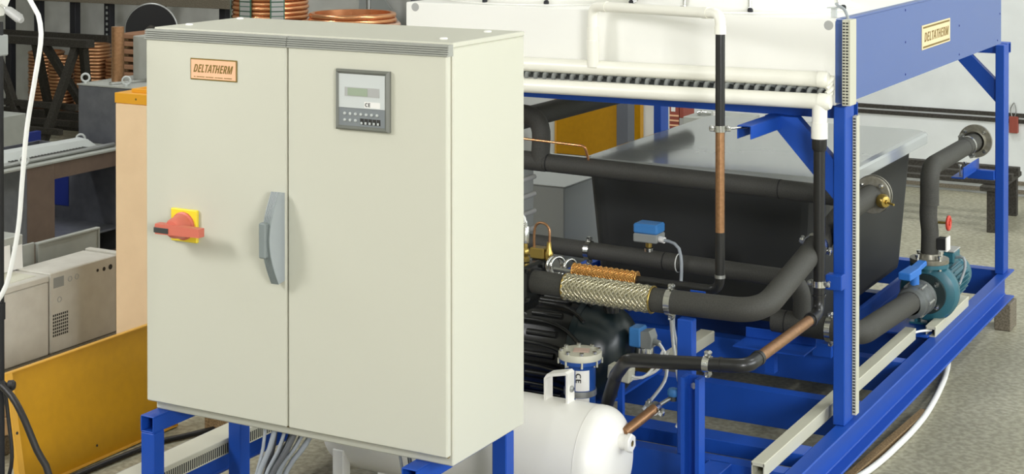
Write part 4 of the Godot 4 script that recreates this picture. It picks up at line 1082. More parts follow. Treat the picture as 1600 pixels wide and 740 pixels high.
	# leak spots and swarf on the floor left to the material
	# large grey ribbed unit and a plain grey box at the far side of the frame
	t = thing("ribbed_unit", "grey heat exchanger box with raised ribs behind the cabinet edge", "heat exchanger", Vector3(-1.1, 0.284, -2.26))
	obj("box", G.new().bb(Vector3(-1.22, 0.284, -2.373), Vector3(-1.003, 0.96, -2.16), 0.004), M.machine_grey, t)
	for k in 8:
		obj("rib", G.new().cyl(Vector3(-0.998, 0.38 + k * 0.075, -2.37), Vector3(-0.998, 0.38 + k * 0.075, -2.165), 0.011, 10), M.label_grey, t)
	t = thing("grey_case", "plain grey sheet steel case on the floor between cabinet and tub", "case", Vector3(-2.0, 0, -4.2))
	obj("case", G.new().bb(Vector3(-2.4, 0.0, -4.5), Vector3(-1.475, 0.612, -3.6), 0.006), M.machine_grey, t)
	obj("case_lid", G.new().bb(Vector3(-2.405, 0.612, -4.505), Vector3(-1.47, 0.62, -3.595), 0.003), M.machine_grey, t)

# ------------------------------------------------------------------ pump
func pump():
	var c := Vector3(0.55, 0.425, -3.1)
	var t := thing("water_pump", "teal centrifugal pump with ribbed motor beside the black tub", "pump", Vector3(0.55, 0.283, -3.2))
	obj("volute", G.new().lathe([Vector2(0.0, 0.045), Vector2(0.085, 0.045), Vector2(0.118, 0.03), Vector2(0.128, 0.005), Vector2(0.126, -0.03), Vector2(0.105, -0.055), Vector2(0.0, -0.06)].map(func(v): return Vector2(v.x, -v.y)), c, Vector3.FORWARD, 44), M.teal, t)
	obj("volute_rim", G.new().ring(c + Vector3(0, 0, 0.02), ZA, 0.098, 0.012, 36, 10), M.teal, t)
	obj("outlet_neck", G.new().lathe([Vector2(0.06, 0.06), Vector2(0.045, 0.11), Vector2(0.045, 0.135)], Vector3(0.55, 0.40, -3.1), YA, 24), M.teal, t)
	obj("outlet_flange", G.new().lathe([Vector2(0.045, 0.535), Vector2(0.082, 0.535), Vector2(0.082, 0.552), Vector2(0.0, 0.552)], Vector3(0.55, 0, -3.1), YA, 36), M.teal, t)
	obj("counter_flange", G.new().lathe([Vector2(0.082, 0.5525), Vector2(0.083, 0.555), Vector2(0.083, 0.571), Vector2(0.05, 0.572), Vector2(0.047, 0.592), Vector2(0.0, 0.592)], Vector3(0.55, 0, -3.1), YA, 36), M.flange_steel, t)
	for k in 4:
		var a := 0.6 + k * PI / 2
		obj("flange_bolt", G.new().lathe([Vector2(0.008, 0.525), Vector2(0.008, 0.58), Vector2(0.011, 0.581), Vector2(0.011, 0.59), Vector2(0, 0.591)], Vector3(0.55 + 0.066 * cos(a), 0, -3.1 + 0.066 * sin(a)), YA, 8), M.chrome, t)
	obj("suction_plate", G.new().lathe([Vector2(0.0, 0.0), Vector2(0.085, 0.0), Vector2(0.085, 0.018), Vector2(0.05, 0.02), Vector2(0.05, 0.11)], c + Vector3(0, 0, 0.045), ZA, 32), M.teal_dark, t)
	for k in 4:
		var a := PI / 4 + k * PI / 2
		obj("plate_bolt", G.new().lathe([Vector2(0.012, 0), Vector2(0.012, 0.01), Vector2(0, 0.012)], c + Vector3(0.068 * cos(a), 0.068 * sin(a), 0.063), ZA, 6), M.chrome, t)
	obj("bell", G.new().lathe([Vector2(0.095, -0.05), Vector2(0.08, -0.1), Vector2(0.082, -0.14)].map(func(v): return Vector2(v.x, -v.y)), c, Vector3.FORWARD, 32), M.teal, t)
	var mo := obj("motor", G.new().lathe([Vector2(0.0, 0.13), Vector2(0.078, 0.13), Vector2(0.078, 0.36), Vector2(0.084, 0.365), Vector2(0.084, 0.42), Vector2(0.07, 0.435), Vector2(0, 0.437)], c, Vector3.FORWARD, 32), M.teal, t)
	for k in 28:
		var a := k * TAU / 28
		var d := Vector3(cos(a), sin(a), 0)
		obj("cooling_fin", G.new().bar(c + d * 0.083 + Vector3(0, 0, -0.15), c + d * 0.083 + Vector3(0, 0, -0.35), 0.004, 0.022, d, 0.0), M.teal, mo)
	obj("terminal_box", G.new().bb(c + Vector3(-0.045, 0.085, -0.30), c + Vector3(0.06, 0.135, -0.19), 0.006), M.teal, t)
	obj("box_lid", G.new().bb(c + Vector3(-0.047, 0.135, -0.302), c + Vector3(0.062, 0.142, -0.188), 0.003), M.label_grey, t)
	for x in [0.49, 0.545]:
		obj("foot", G.new().bb(Vector3(x, 0.284, -3.14), Vector3(x + 0.014, 0.36, -3.08), 0.002), M.teal, t)
	obj("foot_plate", G.new().bb(Vector3(0.47, 0.2835, -3.15), Vector3(0.564, 0.292, -3.07), 0.001), M.teal, t)
	var pc := obj("pump_cable", G.new().tube(spline([c + Vector3(0.06, 0.11, -0.22), c + Vector3(0.10, 0.115, -0.2), c + Vector3(0.105, 0.07, -0.2), c + Vector3(0.085, -0.0, -0.18), c + Vector3(0.06, -0.088, -0.17)], 0.02), 0.0065, 8), M.cable_grey)
	tag(pc, "grey cable arching from the pump terminal box to the trunking", "cable")
	# butterfly valve in front of the pump
	t = thing("butterfly_valve", "grey iron butterfly valve with a blue lever before the pump", "valve", Vector3(0.55, 0.37, -2.93))
	obj("body", G.new().lathe([Vector2(0.045, -0.09), Vector2(0.063, -0.075), Vector2(0.066, -0.05), Vector2(0.06, -0.03), Vector2(0.07, -0.02), Vector2(0.07, 0.02), Vector2(0.058, 0.03), Vector2(0.074, 0.04), Vector2(0.074, 0.06), Vector2(0.05, 0.07)].map(func(v): return Vector2(v.x, v.y)), Vector3(0.55, 0.437, -2.875), Vector3.FORWARD, 32), M.grey_iron, t)
	for k in 6:
		var a := k * TAU / 6
		obj("bolt", G.new().cyl(Vector3(0.55 + 0.066 * cos(a), 0.437 + 0.066 * sin(a), -2.94), Vector3(0.55 + 0.066 * cos(a), 0.437 + 0.066 * sin(a), -2.835), 0.007, 8), M.zinc, t)
	obj("stem", G.new().cyl(Vector3(0.547, 0.49, -2.87), Vector3(0.547, 0.555, -2.87), 0.02, 12), M.lever_blue, t)
	obj("lever", G.new().bar(Vector3(0.556, 0.577, -2.965), Vector3(0.545, 0.563, -2.86), 0.04, 0.022, YA, 0.004).bar(Vector3(0.547, 0.562, -2.885), Vector3(0.532, 0.555, -2.765), 0.055, 0.032, YA, 0.004), M.lever_blue, t)
	# gate valve hand wheel beside the riser, with a black gauge
	t = thing("hand_wheel", "small red valve hand wheel beside the pump riser", "hand wheel", Vector3(0.6, 0.72, -3.12))
	var w := Vector3(0.625, 0.722, -3.13)
	obj("rim", G.new().ring(w, XA, 0.027, 0.007, 24, 8), M.valve_red, t)
	for k in 4:
		var a := k * PI / 2
		obj("spoke", G.new().cyl(w, w + Vector3(0, cos(a), sin(a)) * 0.026, 0.005, 6), M.valve_red, t)
	obj("hub", G.new().cyl(w + Vector3(-0.008, 0, 0), w + Vector3(0.008, 0, 0), 0.009, 10), M.valve_red, t)
	obj("spindle", G.new().cyl(w + Vector3(-0.045, -0.001, 0), w, 0.006, 8), M.brass, t)
	t = thing("pressure_gauge", "black gauge with a pale face edge on the pump riser", "gauge", Vector3(0.6, 0.62, -3.1))
	obj("case", G.new().bb(Vector3(0.585, 0.612, -3.13), Vector3(0.625, 0.662, -3.08), 0.003), M.rubber_black, t)
	obj("face", G.new().bb(Vector3(0.625, 0.608, -3.135), Vector3(0.632, 0.668, -3.075), 0.001), M.label_white, t)

# ------------------------------------------------------------------ things beside and behind the cabinet
func left_side():
	var t: Node3D
	# lamp stand at the frame edge
	t = thing("light_stand", "black lamp stand pole with a clamp knob", "stand", Vector3(-1.452, 0, 0.3))
	obj("pole", G.new().cyl(Vector3(-1.4535, 0, 0.3), Vector3(-1.4535, 1.76, 0.3), 0.0125, 14), M.rubber_black, t)
	obj("pole_joint", G.new().cyl(Vector3(-1.4535, 0.84, 0.3), Vector3(-1.4535, 0.89, 0.3), 0.016, 14), M.rubber_black, t)
	obj("clamp_arm", G.new().bar(Vector3(-1.455, 0.645, 0.3), Vector3(-1.4, 0.65, 0.335), 0.02, 0.016), M.rubber_black, t)
	obj("knob", G.new().lathe([Vector2(0.008, 0), Vector2(0.016, 0.006), Vector2(0.016, 0.02), Vector2(0.01, 0.026), Vector2(0, 0.026)], Vector3(-1.39, 0.652, 0.335), Vector3(0.85, 0.1, -0.5).normalized(), 10), M.cable_black, t)
	obj("bracket", G.new().bb(Vector3(-1.47, 1.655, 0.275), Vector3(-1.438, 1.72, 0.325), 0.004), M.machine_grey, t)
	for a in 3:
		obj("leg", G.new().cyl(Vector3(-1.4535, 0.25, 0.3), Vector3(-1.4535 + 0.3 * cos(a * 2.094 + 2.4), 0.012, 0.3 + 0.3 * sin(a * 2.094 + 2.4)), 0.009, 8), M.rubber_black, t)
	t = thing("lamp_head", "white lamp head corner with a grey grip handle", "lamp", Vector3(-1.47, 1.76, 0.3))
	obj("shell", G.new().box(Vector3(-1.493, 1.845, 0.3), Vector3(0.09, 0.12, 0.1), 0.006, Basis(ZA, -0.5)), M.white_paint, t)
	obj("grip", G.new().tube([Vector3(-1.424, 1.802, 0.3), Vector3(-1.412, 1.796, 0.3), Vector3(-1.37, 1.775, 0.3), Vector3(-1.358, 1.767, 0.3)], [0.008, 0.014, 0.0155, 0.009], 14), M.label_grey, t)
	obj("grip_bolt", G.new().cyl(Vector3(-1.445, 1.812, 0.3), Vector3(-1.42, 1.80, 0.3), 0.005, 8), M.chrome, t)
	var wc := obj("hanging_cable", G.new().tube(spline([Vector3(-1.345, 1.86, 0.3), Vector3(-1.315, 1.82, 0.3), Vector3(-1.289, 1.785, 0.3), Vector3(-1.279, 1.717, 0.3), Vector3(-1.303, 1.599, 0.3), Vector3(-1.338, 1.44, 0.3), Vector3(-1.358, 1.281, 0.3), Vector3(-1.377, 1.122, 0.3), Vector3(-1.413, 0.96, 0.31), Vector3(-1.45, 0.886, 0.325), Vector3(-1.49, 0.83, 0.3)], 0.03), 0.0075, 10), M.cable_white)
	tag(wc, "white cable hanging in a long curve before the grey steel boxes", "cable")
	var bc := obj("black_cable", G.new().tube(spline([Vector3(-1.40, 0.652, 0.345), Vector3(-1.34, 0.63, 0.36), Vector3(-1.285, 0.58, 0.37), Vector3(-1.23, 0.49, 0.37), Vector3(-1.18, 0.42, 0.37), Vector3(-1.10, 0.25, 0.42), Vector3(-1.02, 0.012, 0.5)], 0.03), 0.0105, 10), M.cable_black)
	tag(bc, "thick black cable curving down before the yellow panel", "cable")
	var bc2 := obj("black_cable", G.new().tube(spline([Vector3(-1.415, 0.64, 0.32), Vector3(-1.40, 0.55, 0.32), Vector3(-1.385, 0.42, 0.32), Vector3(-1.42, 0.3, 0.32), Vector3(-1.40, 0.012, 0.36)], 0.03), 0.006, 8), M.cable_black)
	tag(bc2, "thinner dark cable hanging straight beside the lamp stand", "cable")
	# leaning yellow tray panel
	t = thing("yellow_panel", "ochre sheet-metal tray panel leaning on the pallet", "panel", Vector3(-1.965, 0, -0.85))
	var lo := Vector3(-1.981, 0.004, 0); var hi := Vector3(-2.055, 0.424, 0)
	var e := (hi - lo).normalized()
	var nn := Vector3(e.y, -e.x, 0)
	var b := Basis(nn, e, nn.cross(e))
	var mid := (lo + hi) * 0.5
	var L := lo.distance_to(hi)
	var z0 := -1.15; var z1 := -0.305
	obj("sheet", G.new().box(mid + Vector3(0, 0, (z0 + z1) / 2) - nn * 0.02, Vector3(0.003, L, z1 - z0), 0.0, b), M.ochre, t)
	obj("flange", G.new().box(hi + Vector3(0, 0, (z0 + z1) / 2) - nn * 0.008, Vector3(0.026, 0.004, z1 - z0), 0.0, b), M.ochre_edge, t)
	obj("flange", G.new().box(lo + Vector3(0, 0, (z0 + z1) / 2) - nn * 0.008 + e * 0.002, Vector3(0.026, 0.004, z1 - z0), 0.0, b), M.ochre_edge, t)
	for z in [z0, z1]:
		obj("flange", G.new().box(mid + Vector3(0, 0, z) - nn * 0.008, Vector3(0.026, L, 0.004), 0.0, b), M.ochre_edge, t)
	obj("flange_lip", G.new().box(mid + Vector3(0, 0, z1 - 0.012) + nn * 0.004, Vector3(0.003, L, 0.026), 0.0, b), M.ochre_edge, t)
	for k in 3:
		obj("hole", G.new().lathe([Vector2(0.0055, 0), Vector2(0.0055, 0.001), Vector2(0, 0.001)], lo.lerp(hi, 0.14 + 0.36 * k) + Vector3(0, 0, z1 - 0.012) + nn * 0.0055, nn, 12), M.ink, t)
	for q in [[0.05, -0.72], [0.05, -1.08]]:
		obj("hole", G.new().lathe([Vector2(0.005, 0), Vector2(0.005, 0.001), Vector2(0, 0.001)], lo + e * q[0] + Vector3(0, 0, q[1]) - nn * 0.0185, nn, 12), M.ink, t)
	var fc := obj("floor_cable", G.new().tube(spline([Vector3(-1.93, 0.013, -0.35), Vector3(-1.92, 0.013, -0.7), Vector3(-1.9, 0.013, -0.95), Vector3(-1.86, 0.013, -1.05), Vector3(-1.8, 0.013, -1.2), Vector3(-1.7, 0.013, -1.5)], 0.03), 0.011, 8), M.cable_black)
	tag(fc, "black cable lying on the floor along the foot of the yellow panel", "cable")
	var wb := obj("wood_block", G.new().box(Vector3(-1.80, 0.05, -1.42), Vector3(0.14, 0.10, 0.50), 0.006, Basis(YA, 0.05)), M.wood)
	tag(wb, "short squared timber lying on the floor behind the yellow panel", "timber")
	# peach panels stacked flat
	for k in 3:
		var w := obj("peach_board", G.new().bb(Vector3(-2.75, [0.0, 0.075, 0.15][k] + 0.002, -0.60 + 0.0 * k), Vector3(-2.335, [0.07, 0.145, 0.205][k], -0.3 + k * 0.01), 0.003), [M.wood_grey, M.peach, M.peach][k])
		tag(w, ["grey board at the bottom of the stack behind the yellow panel", "peach board in the middle of the stack behind the yellow panel", "peach board on top of the stack behind the yellow panel"][k], "board")
	# long timbers under the boxes
	for k in 2:
		var w := obj("timber", G.new().bb([Vector3(-2.86, 0.06, -1.75), Vector3(-3.25, 0.06, -1.75)][k], [Vector3(-2.71, 0.165, -0.62), Vector3(-3.1, 0.165, -0.62)][k], 0.004), M.wood_grey)
		tag(w, ["long grey timber under the front edge of the grey boxes", "long grey timber under the rear of the grey boxes"][k], "timber")
	for k in 2:
		var w := obj("timber", G.new().bb(Vector3(-3.3, 0.0, [-1.55, -0.85][k]), Vector3(-2.77, 0.0595, [-1.4, -0.7][k]), 0.003), M.wood_grey)
		tag(w, ["short cross timber beneath the grille box", "short cross timber beneath the plain box"][k], "timber")
	# plain box and grille box
	t = thing("appliance_box", "plain cream-grey steel box in front of the documents", "box", Vector3(-2.98, 0.166, -0.95))
	obj("body", G.new().bb(Vector3(-3.2, 0.166, -1.225), Vector3(-2.75, 0.478, -0.62), 0.005), M.box_cream, t)
	obj("top_frame", G.new().bb(Vector3(-3.2, 0.48, -1.225), Vector3(-2.748, 0.508, -0.62), 0.004), M.box_cream, t)
	obj("top_recess", G.new().bb(Vector3(-3.16, 0.508, -1.19), Vector3(-2.79, 0.5095, -0.65), 0.0), M.trunking, t)
	t = thing("grille_box", "cream-grey steel housing with a square grille and three holes", "box", Vector3(-2.98, 0.166, -1.44))
	obj("body", G.new().bb(Vector3(-2.95, 0.166, -1.645), Vector3(-2.752, 0.513, -1.235), 0.004), M.box_cream, t)
	obj("side_post", G.new().bb(Vector3(-2.95, 0.166, -1.69), Vector3(-2.76, 0.52, -1.655), 0.003), M.box_cream, t)
	for q in [[0.468, -1.525, 0.007], [0.466, -1.566, 0.009], [0.467, -1.607, 0.012]]:
		obj("hole", G.new().lathe([Vector2(q[2], 0), Vector2(q[2], 0.0012), Vector2(0, 0.0012)], Vector3(-2.752, q[0], q[1]), XA, 18), M.ink, t)
	for q in [[0.467, -1.354], [0.468, -1.395], [0.391, -1.29]]:
		obj("knockout", G.new().ring(Vector3(-2.751, q[0], q[1]), XA, 0.011, 0.0016, 18, 6), M.label_grey, t)
	obj("badge", G.new().bb(Vector3(-2.752, 0.445, -1.316), Vector3(-2.7505, 0.489, -1.255), 0.0), M.machine_grey, t)
	for a in 7:
		for c in 8:
			obj("grille_hole", G.new().bb(Vector3(-2.752, 0.235 + a * 0.0145, -1.258 - c * 0.0118), Vector3(-2.751, 0.2445 + a * 0.0145, -1.2505 - c * 0.0118), 0.0), M.slot_dark, t)
	# documents box behind
	t = thing("document_box", "pale carton with papers standing on its edge beside the white cable", "carton", Vector3(-3.06, 0.51, -1.1))
	obj("carton", G.new().bb(Vector3(-3.17, 0.51, -1.28), Vector3(-2.955, 0.655, -0.95), 0.004), M.sheet_grey, t)
	for k in 4:
		obj("paper", G.new().box(Vector3(-2.948 + 0.002 * k, 0.568 - 0.004 * (k % 2), -1.03 - k * 0.068), Vector3(0.003, 0.112 - 0.01 * (k % 2), 0.055), 0.0, Basis(ZA, 0.05)), M.label_white, t)
	# panels behind the grille box
	t = thing("cover_sheet", "flat grey steel panel with folded edge behind the grille box", "panel", Vector3(-3.05, 0, -1.65))
	obj("sheet", G.new().bb(Vector3(-3.06, 0.17, -1.85), Vector3(-3.05, 0.565, -1.46), 0.002), M.sheet_grey, t)
	obj("rim", G.new().bb(Vector3(-3.065, 0.562, -1.855), Vector3(-3.04, 0.572, -1.455), 0.002).bb(Vector3(-3.06, 0.17, -1.855), Vector3(-3.043, 0.565, -1.845), 0.001).bb(Vector3(-3.06, 0.17, -1.467), Vector3(-3.043, 0.565, -1.457), 0.001), M.sheet_grey, t)
	t = thing("cover_sheet", "narrow grey steel panel between the carton and the wider panel", "panel", Vector3(-3.06, 0, -1.41))
	obj("sheet", G.new().bb(Vector3(-3.07, 0.17, -1.452), Vector3(-3.058, 0.575, -1.378), 0.002), M.sheet_grey, t)
	# dark housing with an opening
	t = thing("steel_housing", "dark sheet-steel housing with a wide opening and blue square inside", "housing", Vector3(-3.8, 0, -2.15))
	obj("end_sheet", G.new().bb(Vector3(-4.1, 0.02, -1.845), Vector3(-3.5, 0.81, -1.835), 0.001), M.galvanised, t)
	obj("front_sheet", G.new().bb(Vector3(-3.51, 0.02, -2.03), Vector3(-3.5, 0.81, -1.845), 0.001), M.brown_sheet, t)
	obj("lintel", G.new().bb(Vector3(-3.51, 0.73, -2.52), Vector3(-3.5, 0.81, -2.03), 0.001), M.brown_sheet, t)
	obj("sill", G.new().bb(Vector3(-3.51, 0.02, -2.52), Vector3(-3.5, 0.30, -2.03), 0.001), M.brown_sheet, t)
	obj("back_sheet", G.new().bb(Vector3(-4.1, 0.02, -2.52), Vector3(-4.09, 0.81, -1.845), 0.001), M.galvanised, t)
	obj("far_sheet", G.new().bb(Vector3(-4.1, 0.02, -2.53), Vector3(-3.5, 0.81, -2.52), 0.001), M.galvanised, t)
	obj("floor_sheet", G.new().bb(Vector3(-4.09, 0.40, -2.52), Vector3(-3.51, 0.41, -1.845), 0.001), M.galvanised, t)
	obj("blue_square", G.new().bb(Vector3(-3.98, 0.478, -2.5199), Vector3(-3.878, 0.634, -2.516), 0.0), M.deep_blue, t)
	obj("top_sheet", G.new().bb(Vector3(-3.78, 0.81, -2.54), Vector3(-3.49, 0.822, -1.62), 0.002), M.sheet_grey, t)
	for q in [[-3.525, -1.85], [-3.76, -2.485]]:
		obj("eye_bolt", G.new().ring(Vector3(q[0], 0.85, q[1]), Vector3(0.6, 0, 0.8), 0.022, 0.006, 22, 8).cyl(Vector3(q[0], 0.822, q[1]), Vector3(q[0], 0.832, q[1]), 0.009, 8), M.face_light, t)
	# grey box under it at the edge, louvre and bars on the top
	t = thing("louvre_grille", "grey louvred air grille lying on the dark steel housing", "grille", Vector3(-3.65, 0.823, -2.05))
	obj("hood", G.new().loft([Vector3(-3.76, 0.823, -1.6), Vector3(-3.63, 0.823, -1.6), Vector3(-3.66, 0.872, -1.6), Vector3(-3.72, 0.878, -1.6)], [Vector3(-3.76, 0.823, -2.47), Vector3(-3.63, 0.823, -2.47), Vector3(-3.66, 0.862, -2.43), Vector3(-3.72, 0.868, -2.43)]), M.face_light, t)
	obj("frame", G.new().bb(Vector3(-3.66, 0.823, -2.45), Vector3(-3.56, 0.829, -1.72), 0.001), M.sheet_grey, t)
	for k in 24:
		obj("louvre_slot", G.new().box(Vector3(-3.62, 0.8315, -1.86 - k * 0.022), Vector3(0.05, 0.004, 0.01), 0.0), M.slot_dark, t)
	var rd := obj("metal_rod", G.new().cyl(Vector3(-3.545, 0.834, -1.70), Vector3(-3.545, 0.834, -2.5), 0.011, 10), M.zinc)
	tag(rd, "straight grey metal tube lying beside the louvred grille", "tube")
	# steel cube, copper cylinder, grey casing
	t = thing("steel_cube", "dark steel equipment cube with lifting eyes behind the peach cabinet", "box", Vector3(-3.57, 0, -2.9))
	obj("body", G.new().bb(Vector3(-3.887, 0.0, -3.2), Vector3(-3.25, 1.112, -2.6), 0.004), M.galvanised, t)
	obj("top_sheet", G.new().bb(Vector3(-3.892, 1.112, -3.205), Vector3(-3.245, 1.12, -2.595), 0.001), M.sheet_grey, t)
	for q in [[-3.862, -2.63], [-3.575, -2.63]]:
		obj("eye_bolt", G.new().ring(Vector3(q[0], 1.15, q[1]), Vector3(0.5, 0, 0.85), 0.021, 0.006, 22, 8).cyl(Vector3(q[0], 1.12, q[1]), Vector3(q[0], 1.131, q[1]), 0.009, 8), M.face_light, t)
	var bar := obj("steel_bar", G.new().bar(Vector3(-3.69, 1.128, -2.63), Vector3(-3.60, 1.128, -2.95), 0.022, 0.014), M.chrome)
	tag(bar, "bright flat bar lying on the steel cube before the copper pillar", "bar")
	var cc := obj("copper_pillar", G.new().cyl(Vector3(-3.775, 1.1205, -2.785), Vector3(-3.775, 1.415, -2.785), 0.034, 24), M.copper)
	tag(cc, "upright copper tube standing on the dark steel cube", "tube")
	t = thing("grey_casing", "tall pale grey casing standing beside the copper tube", "casing", Vector3(-3.55, 1.12, -3.0))
	obj("body", G.new().bb(Vector3(-3.745, 1.1205, -3.10), Vector3(-3.4, 1.36, -2.87), 0.004), M.sheet_grey, t)
	# peach cabinet
	t = thing("peach_cabinet", "tall peach steel cabinet with amber top band behind the control cabinet", "cabinet", Vector3(-2.45, 0, -1.5))
	obj("body", G.new().bb(Vector3(-2.498, 0.03, -1.95), Vector3(-2.08, 1.249, -1.362), 0.004), M.peach, t)
	obj("plinth", G.new().bb(Vector3(-2.49, 0.0, -1.94), Vector3(-2.09, 0.03, -1.37), 0.0), M.rubber_black, t)
	obj("top_band", G.new().bb(Vector3(-2.50, 1.25, -1.955), Vector3(-2.078, 1.294, -1.36), 0.002), M.amber, t)
	obj("top_lip", G.new().bb(Vector3(-2.44, 1.294, -1.42), Vector3(-2.08, 1.31, -1.40), 0.001).bb(Vector3(-2.44, 1.294, -1.95), Vector3(-2.425, 1.31, -1.42), 0.001), M.amber, t)
	obj("hole", G.new().lathe([Vector2(0.005, 0), Vector2(0.005, 0.001), Vector2(0, 0.001)], Vector3(-2.38, 1.272, -1.36), ZA, 8), M.plate_brown, t)
	# grey cupboard and blue panel further back at the frame edge
	t = thing("grey_cupboard", "low grey steel cupboard far behind the white cable", "cupboard", Vector3(-6.3, 0, -4.0))
	obj("body", G.new().bb(Vector3(-6.7, 0.0, -4.32), Vector3(-6.0, 0.61, -3.5), 0.004), M.sheet_grey, t)
	for y in [0.22, 0.42]:
		obj("shelf_gap", G.new().bb(Vector3(-6.001, y, -4.11), Vector3(-5.998, y + 0.02, -3.55), 0.0), M.slot_dark, t)
	t = thing("blue_panel", "dark blue steel panel standing beside the low grey cupboard", "panel", Vector3(-6.0, 0, -4.4))
	obj("sheet", G.new().bb(Vector3(-6.04, 0.0, -4.46), Vector3(-6.0, 0.47, -4.33), 0.002), M.deep_blue, t)

# ------------------------------------------------------------------ far racks, coils, back wall
func coil(at: Vector3, r: float, n: int, dy: float, label: String, group: String, straps: bool, m: Material):
	var t := thing("copper_coil", label, "copper coil", at, group)
	for k in n:
		obj("turn", G.new().ring(at + YA * (dy * (k + 0.5)), YA, r - 0.004 * (k % 2), dy * 0.52, 30, 8), m, t)
	obj("inner_wrap", G.new().lathe([Vector2(r * 0.9, 0), Vector2(r * 0.9, dy * n)], at, YA, 30), m, t)
	if straps:
		for a in [0.75, 1.6, 2.5, 4.2]:
			var d := Vector3(cos(a), 0, sin(a))
			var c := at + d * (r + dy * 0.55) + YA * dy * n * 0.5
			obj("strap", G.new().box(c, Vector3(0.1, dy * n, 0.004), 0.0, Basis(YA, PI / 2 - a)), M.strap_green, t)
			for k in n:
				obj("strap_label", G.new().box(at + d * (r + dy * 0.55 + 0.004) + YA * dy * (k + 0.5), Vector3(0.082, dy * 0.8, 0.002), 0.0, Basis(YA, PI / 2 - a)), M.label_grey, t)

func far_side():
	var t: Node3D
	# A-frame trestle
	t = thing("steel_trestle", "dark A-frame steel trestle far behind the white cable", "trestle", Vector3(-8.0, 0, -6.4))
	obj("top_beam", G.new().bar(Vector3(-8.9, 0.845, -6.4), Vector3(-7.36, 0.845, -6.4), 0.1, 0.065), M.rust_steel, t)
	for q in [[-7.52, -7.71, -6.2], [-7.88, -7.55, -6.75], [-7.44, -7.78, -6.85], [-8.50, -8.10, -6.4], [-7.98, -8.12, -6.75]]:
		obj("leg", G.new().bar(Vector3(q[0], 0.82, -6.4), Vector3(q[1], 0.0, q[2]), 0.06, 0.06, ZA), M.rust_steel, t)
	for q in [[-6.2, 0.12], [-6.6, 0.12], [-6.4, 0.30]]:
		obj("foot_rail", G.new().bar(Vector3(-8.8, q[1], q[0]), Vector3(-7.5, q[1], q[0]), 0.05, 0.05), M.rust_steel, t)
	# rack posts
	t = thing("pallet_rack", "dark perforated pallet rack uprights against the grey wall", "rack", Vector3(-8.6, 0, -7.4))
	for x in [-9.32, -8.95, -8.5, -8.08, -7.47, -6.75]:
		obj("upright", G.new().bb(Vector3(x - 0.035, 0, -7.45), Vector3(x + 0.035, 2.2, -7.38), 0.003), M.rack_dark, t)
	for x in [-8.08, -7.47]:
		for k in 16:
			obj("perforation", G.new().bb(Vector3(x - 0.012, 0.65 + k * 0.05, -7.3805), Vector3(x + 0.012, 0.675 + k * 0.05, -7.379), 0.0), M.machine_grey, t)
	obj("shelf_beam", G.new().bb(Vector3(-9.4, 0.74, -7.38), Vector3(-8.04, 0.81, -7.34), 0.003), M.rust_steel, t)
	obj("shelf_beam", G.new().bb(Vector3(-9.5, 1.10, -7.38), Vector3(-6.2, 1.18, -7.34), 0.003), M.wood_grey, t)
	# coils on the floor in the rack
	var k := 0
	for q in [[-8.55, -7.1, 0.15, 0.03, 17], [-8.30, -7.03, 0.10, 0.03, 16], [-7.99, -7.1, 0.15, 0.03, 20], [-7.72, -7.12, 0.09, 0.03, 16]]:
		var n: int = q[4]
		coil(Vector3(q[0], 0.16, q[1]), q[2], n, q[3], ["copper coil stack in the rack, seen between the trestle's front legs", "slim copper coil stack close behind the trestle's crossed legs", "pale copper coil stack beside the trestle's rear leg", "small copper coil stack behind the upright copper tube"][k], "copper coil stacks under the rack", false, M.copper_coil)
		k += 1
	var pb := obj("pallet_board", G.new().bb(Vector3(-8.9, 0.0, -7.33), Vector3(-7.55, 0.16, -6.9), 0.003), M.rust_steel)
	tag(pb, "low dark platform carrying the copper coil stacks", "platform")
	# stacked slats beside the copper pillar
	for i in 8:
		var s := obj("copper_bar", G.new().bb(Vector3(-6.2, 0.62 + i * 0.058, -5.75), Vector3(-5.75, 0.655 + i * 0.058, -5.45), 0.003), M.cardboard)
		tag(s, NTH[i] + " flat brown board from the bottom behind the upright copper tube", "board", "stacked flat brown boards")
	for i in 7:
		var s := obj("spacer_stick", G.new().bb(Vector3(-6.18, 0.656 + i * 0.058, -5.72), Vector3(-6.12, 0.677 + i * 0.058, -5.48), 0.001), M.wood)
		tag(s, NTH[i] + " wooden spacer stick from the bottom of the brown board stack", "stick", "spacers of the board stack")
	t = thing("wood_crate", "wooden crate under the stacked brown boards", "crate", Vector3(-6.1, 0, -5.6))
	obj("body", G.new().bb(Vector3(-6.2, 0, -5.75), Vector3(-5.75, 0.618, -5.45), 0.004), M.wood, t)
	# black reel
	t = thing("cable_reel", "big black round cable reel above the brown boards", "reel", Vector3(-6.22, 0.85, -5.86))
	obj("disc", G.new().lathe([Vector2(0.0, 0), Vector2(0.19, 0), Vector2(0.2, 0.004), Vector2(0.2, 0.03), Vector2(0.0, 0.03)], Vector3(-6.22, 1.055, -5.86), Vector3(0.45, 0, 0.89).normalized(), 48), M.rubber_black, t)
	obj("rim", G.new().ring(Vector3(-6.22, 1.055, -5.86) + Vector3(0.45, 0, 0.89).normalized() * 0.015, Vector3(0.45, 0, 0.89).normalized(), 0.203, 0.01, 48, 8), M.zinc, t)
	obj("hub", G.new().lathe([Vector2(0.045, 0.03), Vector2(0.045, 0.06), Vector2(0.03, 0.07), Vector2(0, 0.07)], Vector3(-6.21, 1.05, -5.86), Vector3(0.45, 0, 0.89).normalized(), 18), M.rust_steel, t)
	# wrapped copper coils above the cabinet
	t = thing("wood_crate", "wooden crate carrying the strapped copper coils", "crate", Vector3(-4.2, 0, -5.2))
	obj("body", G.new().bb(Vector3(-4.95, 0, -5.45), Vector3(-3.3, 1.14, -4.75), 0.004), M.wood, t)
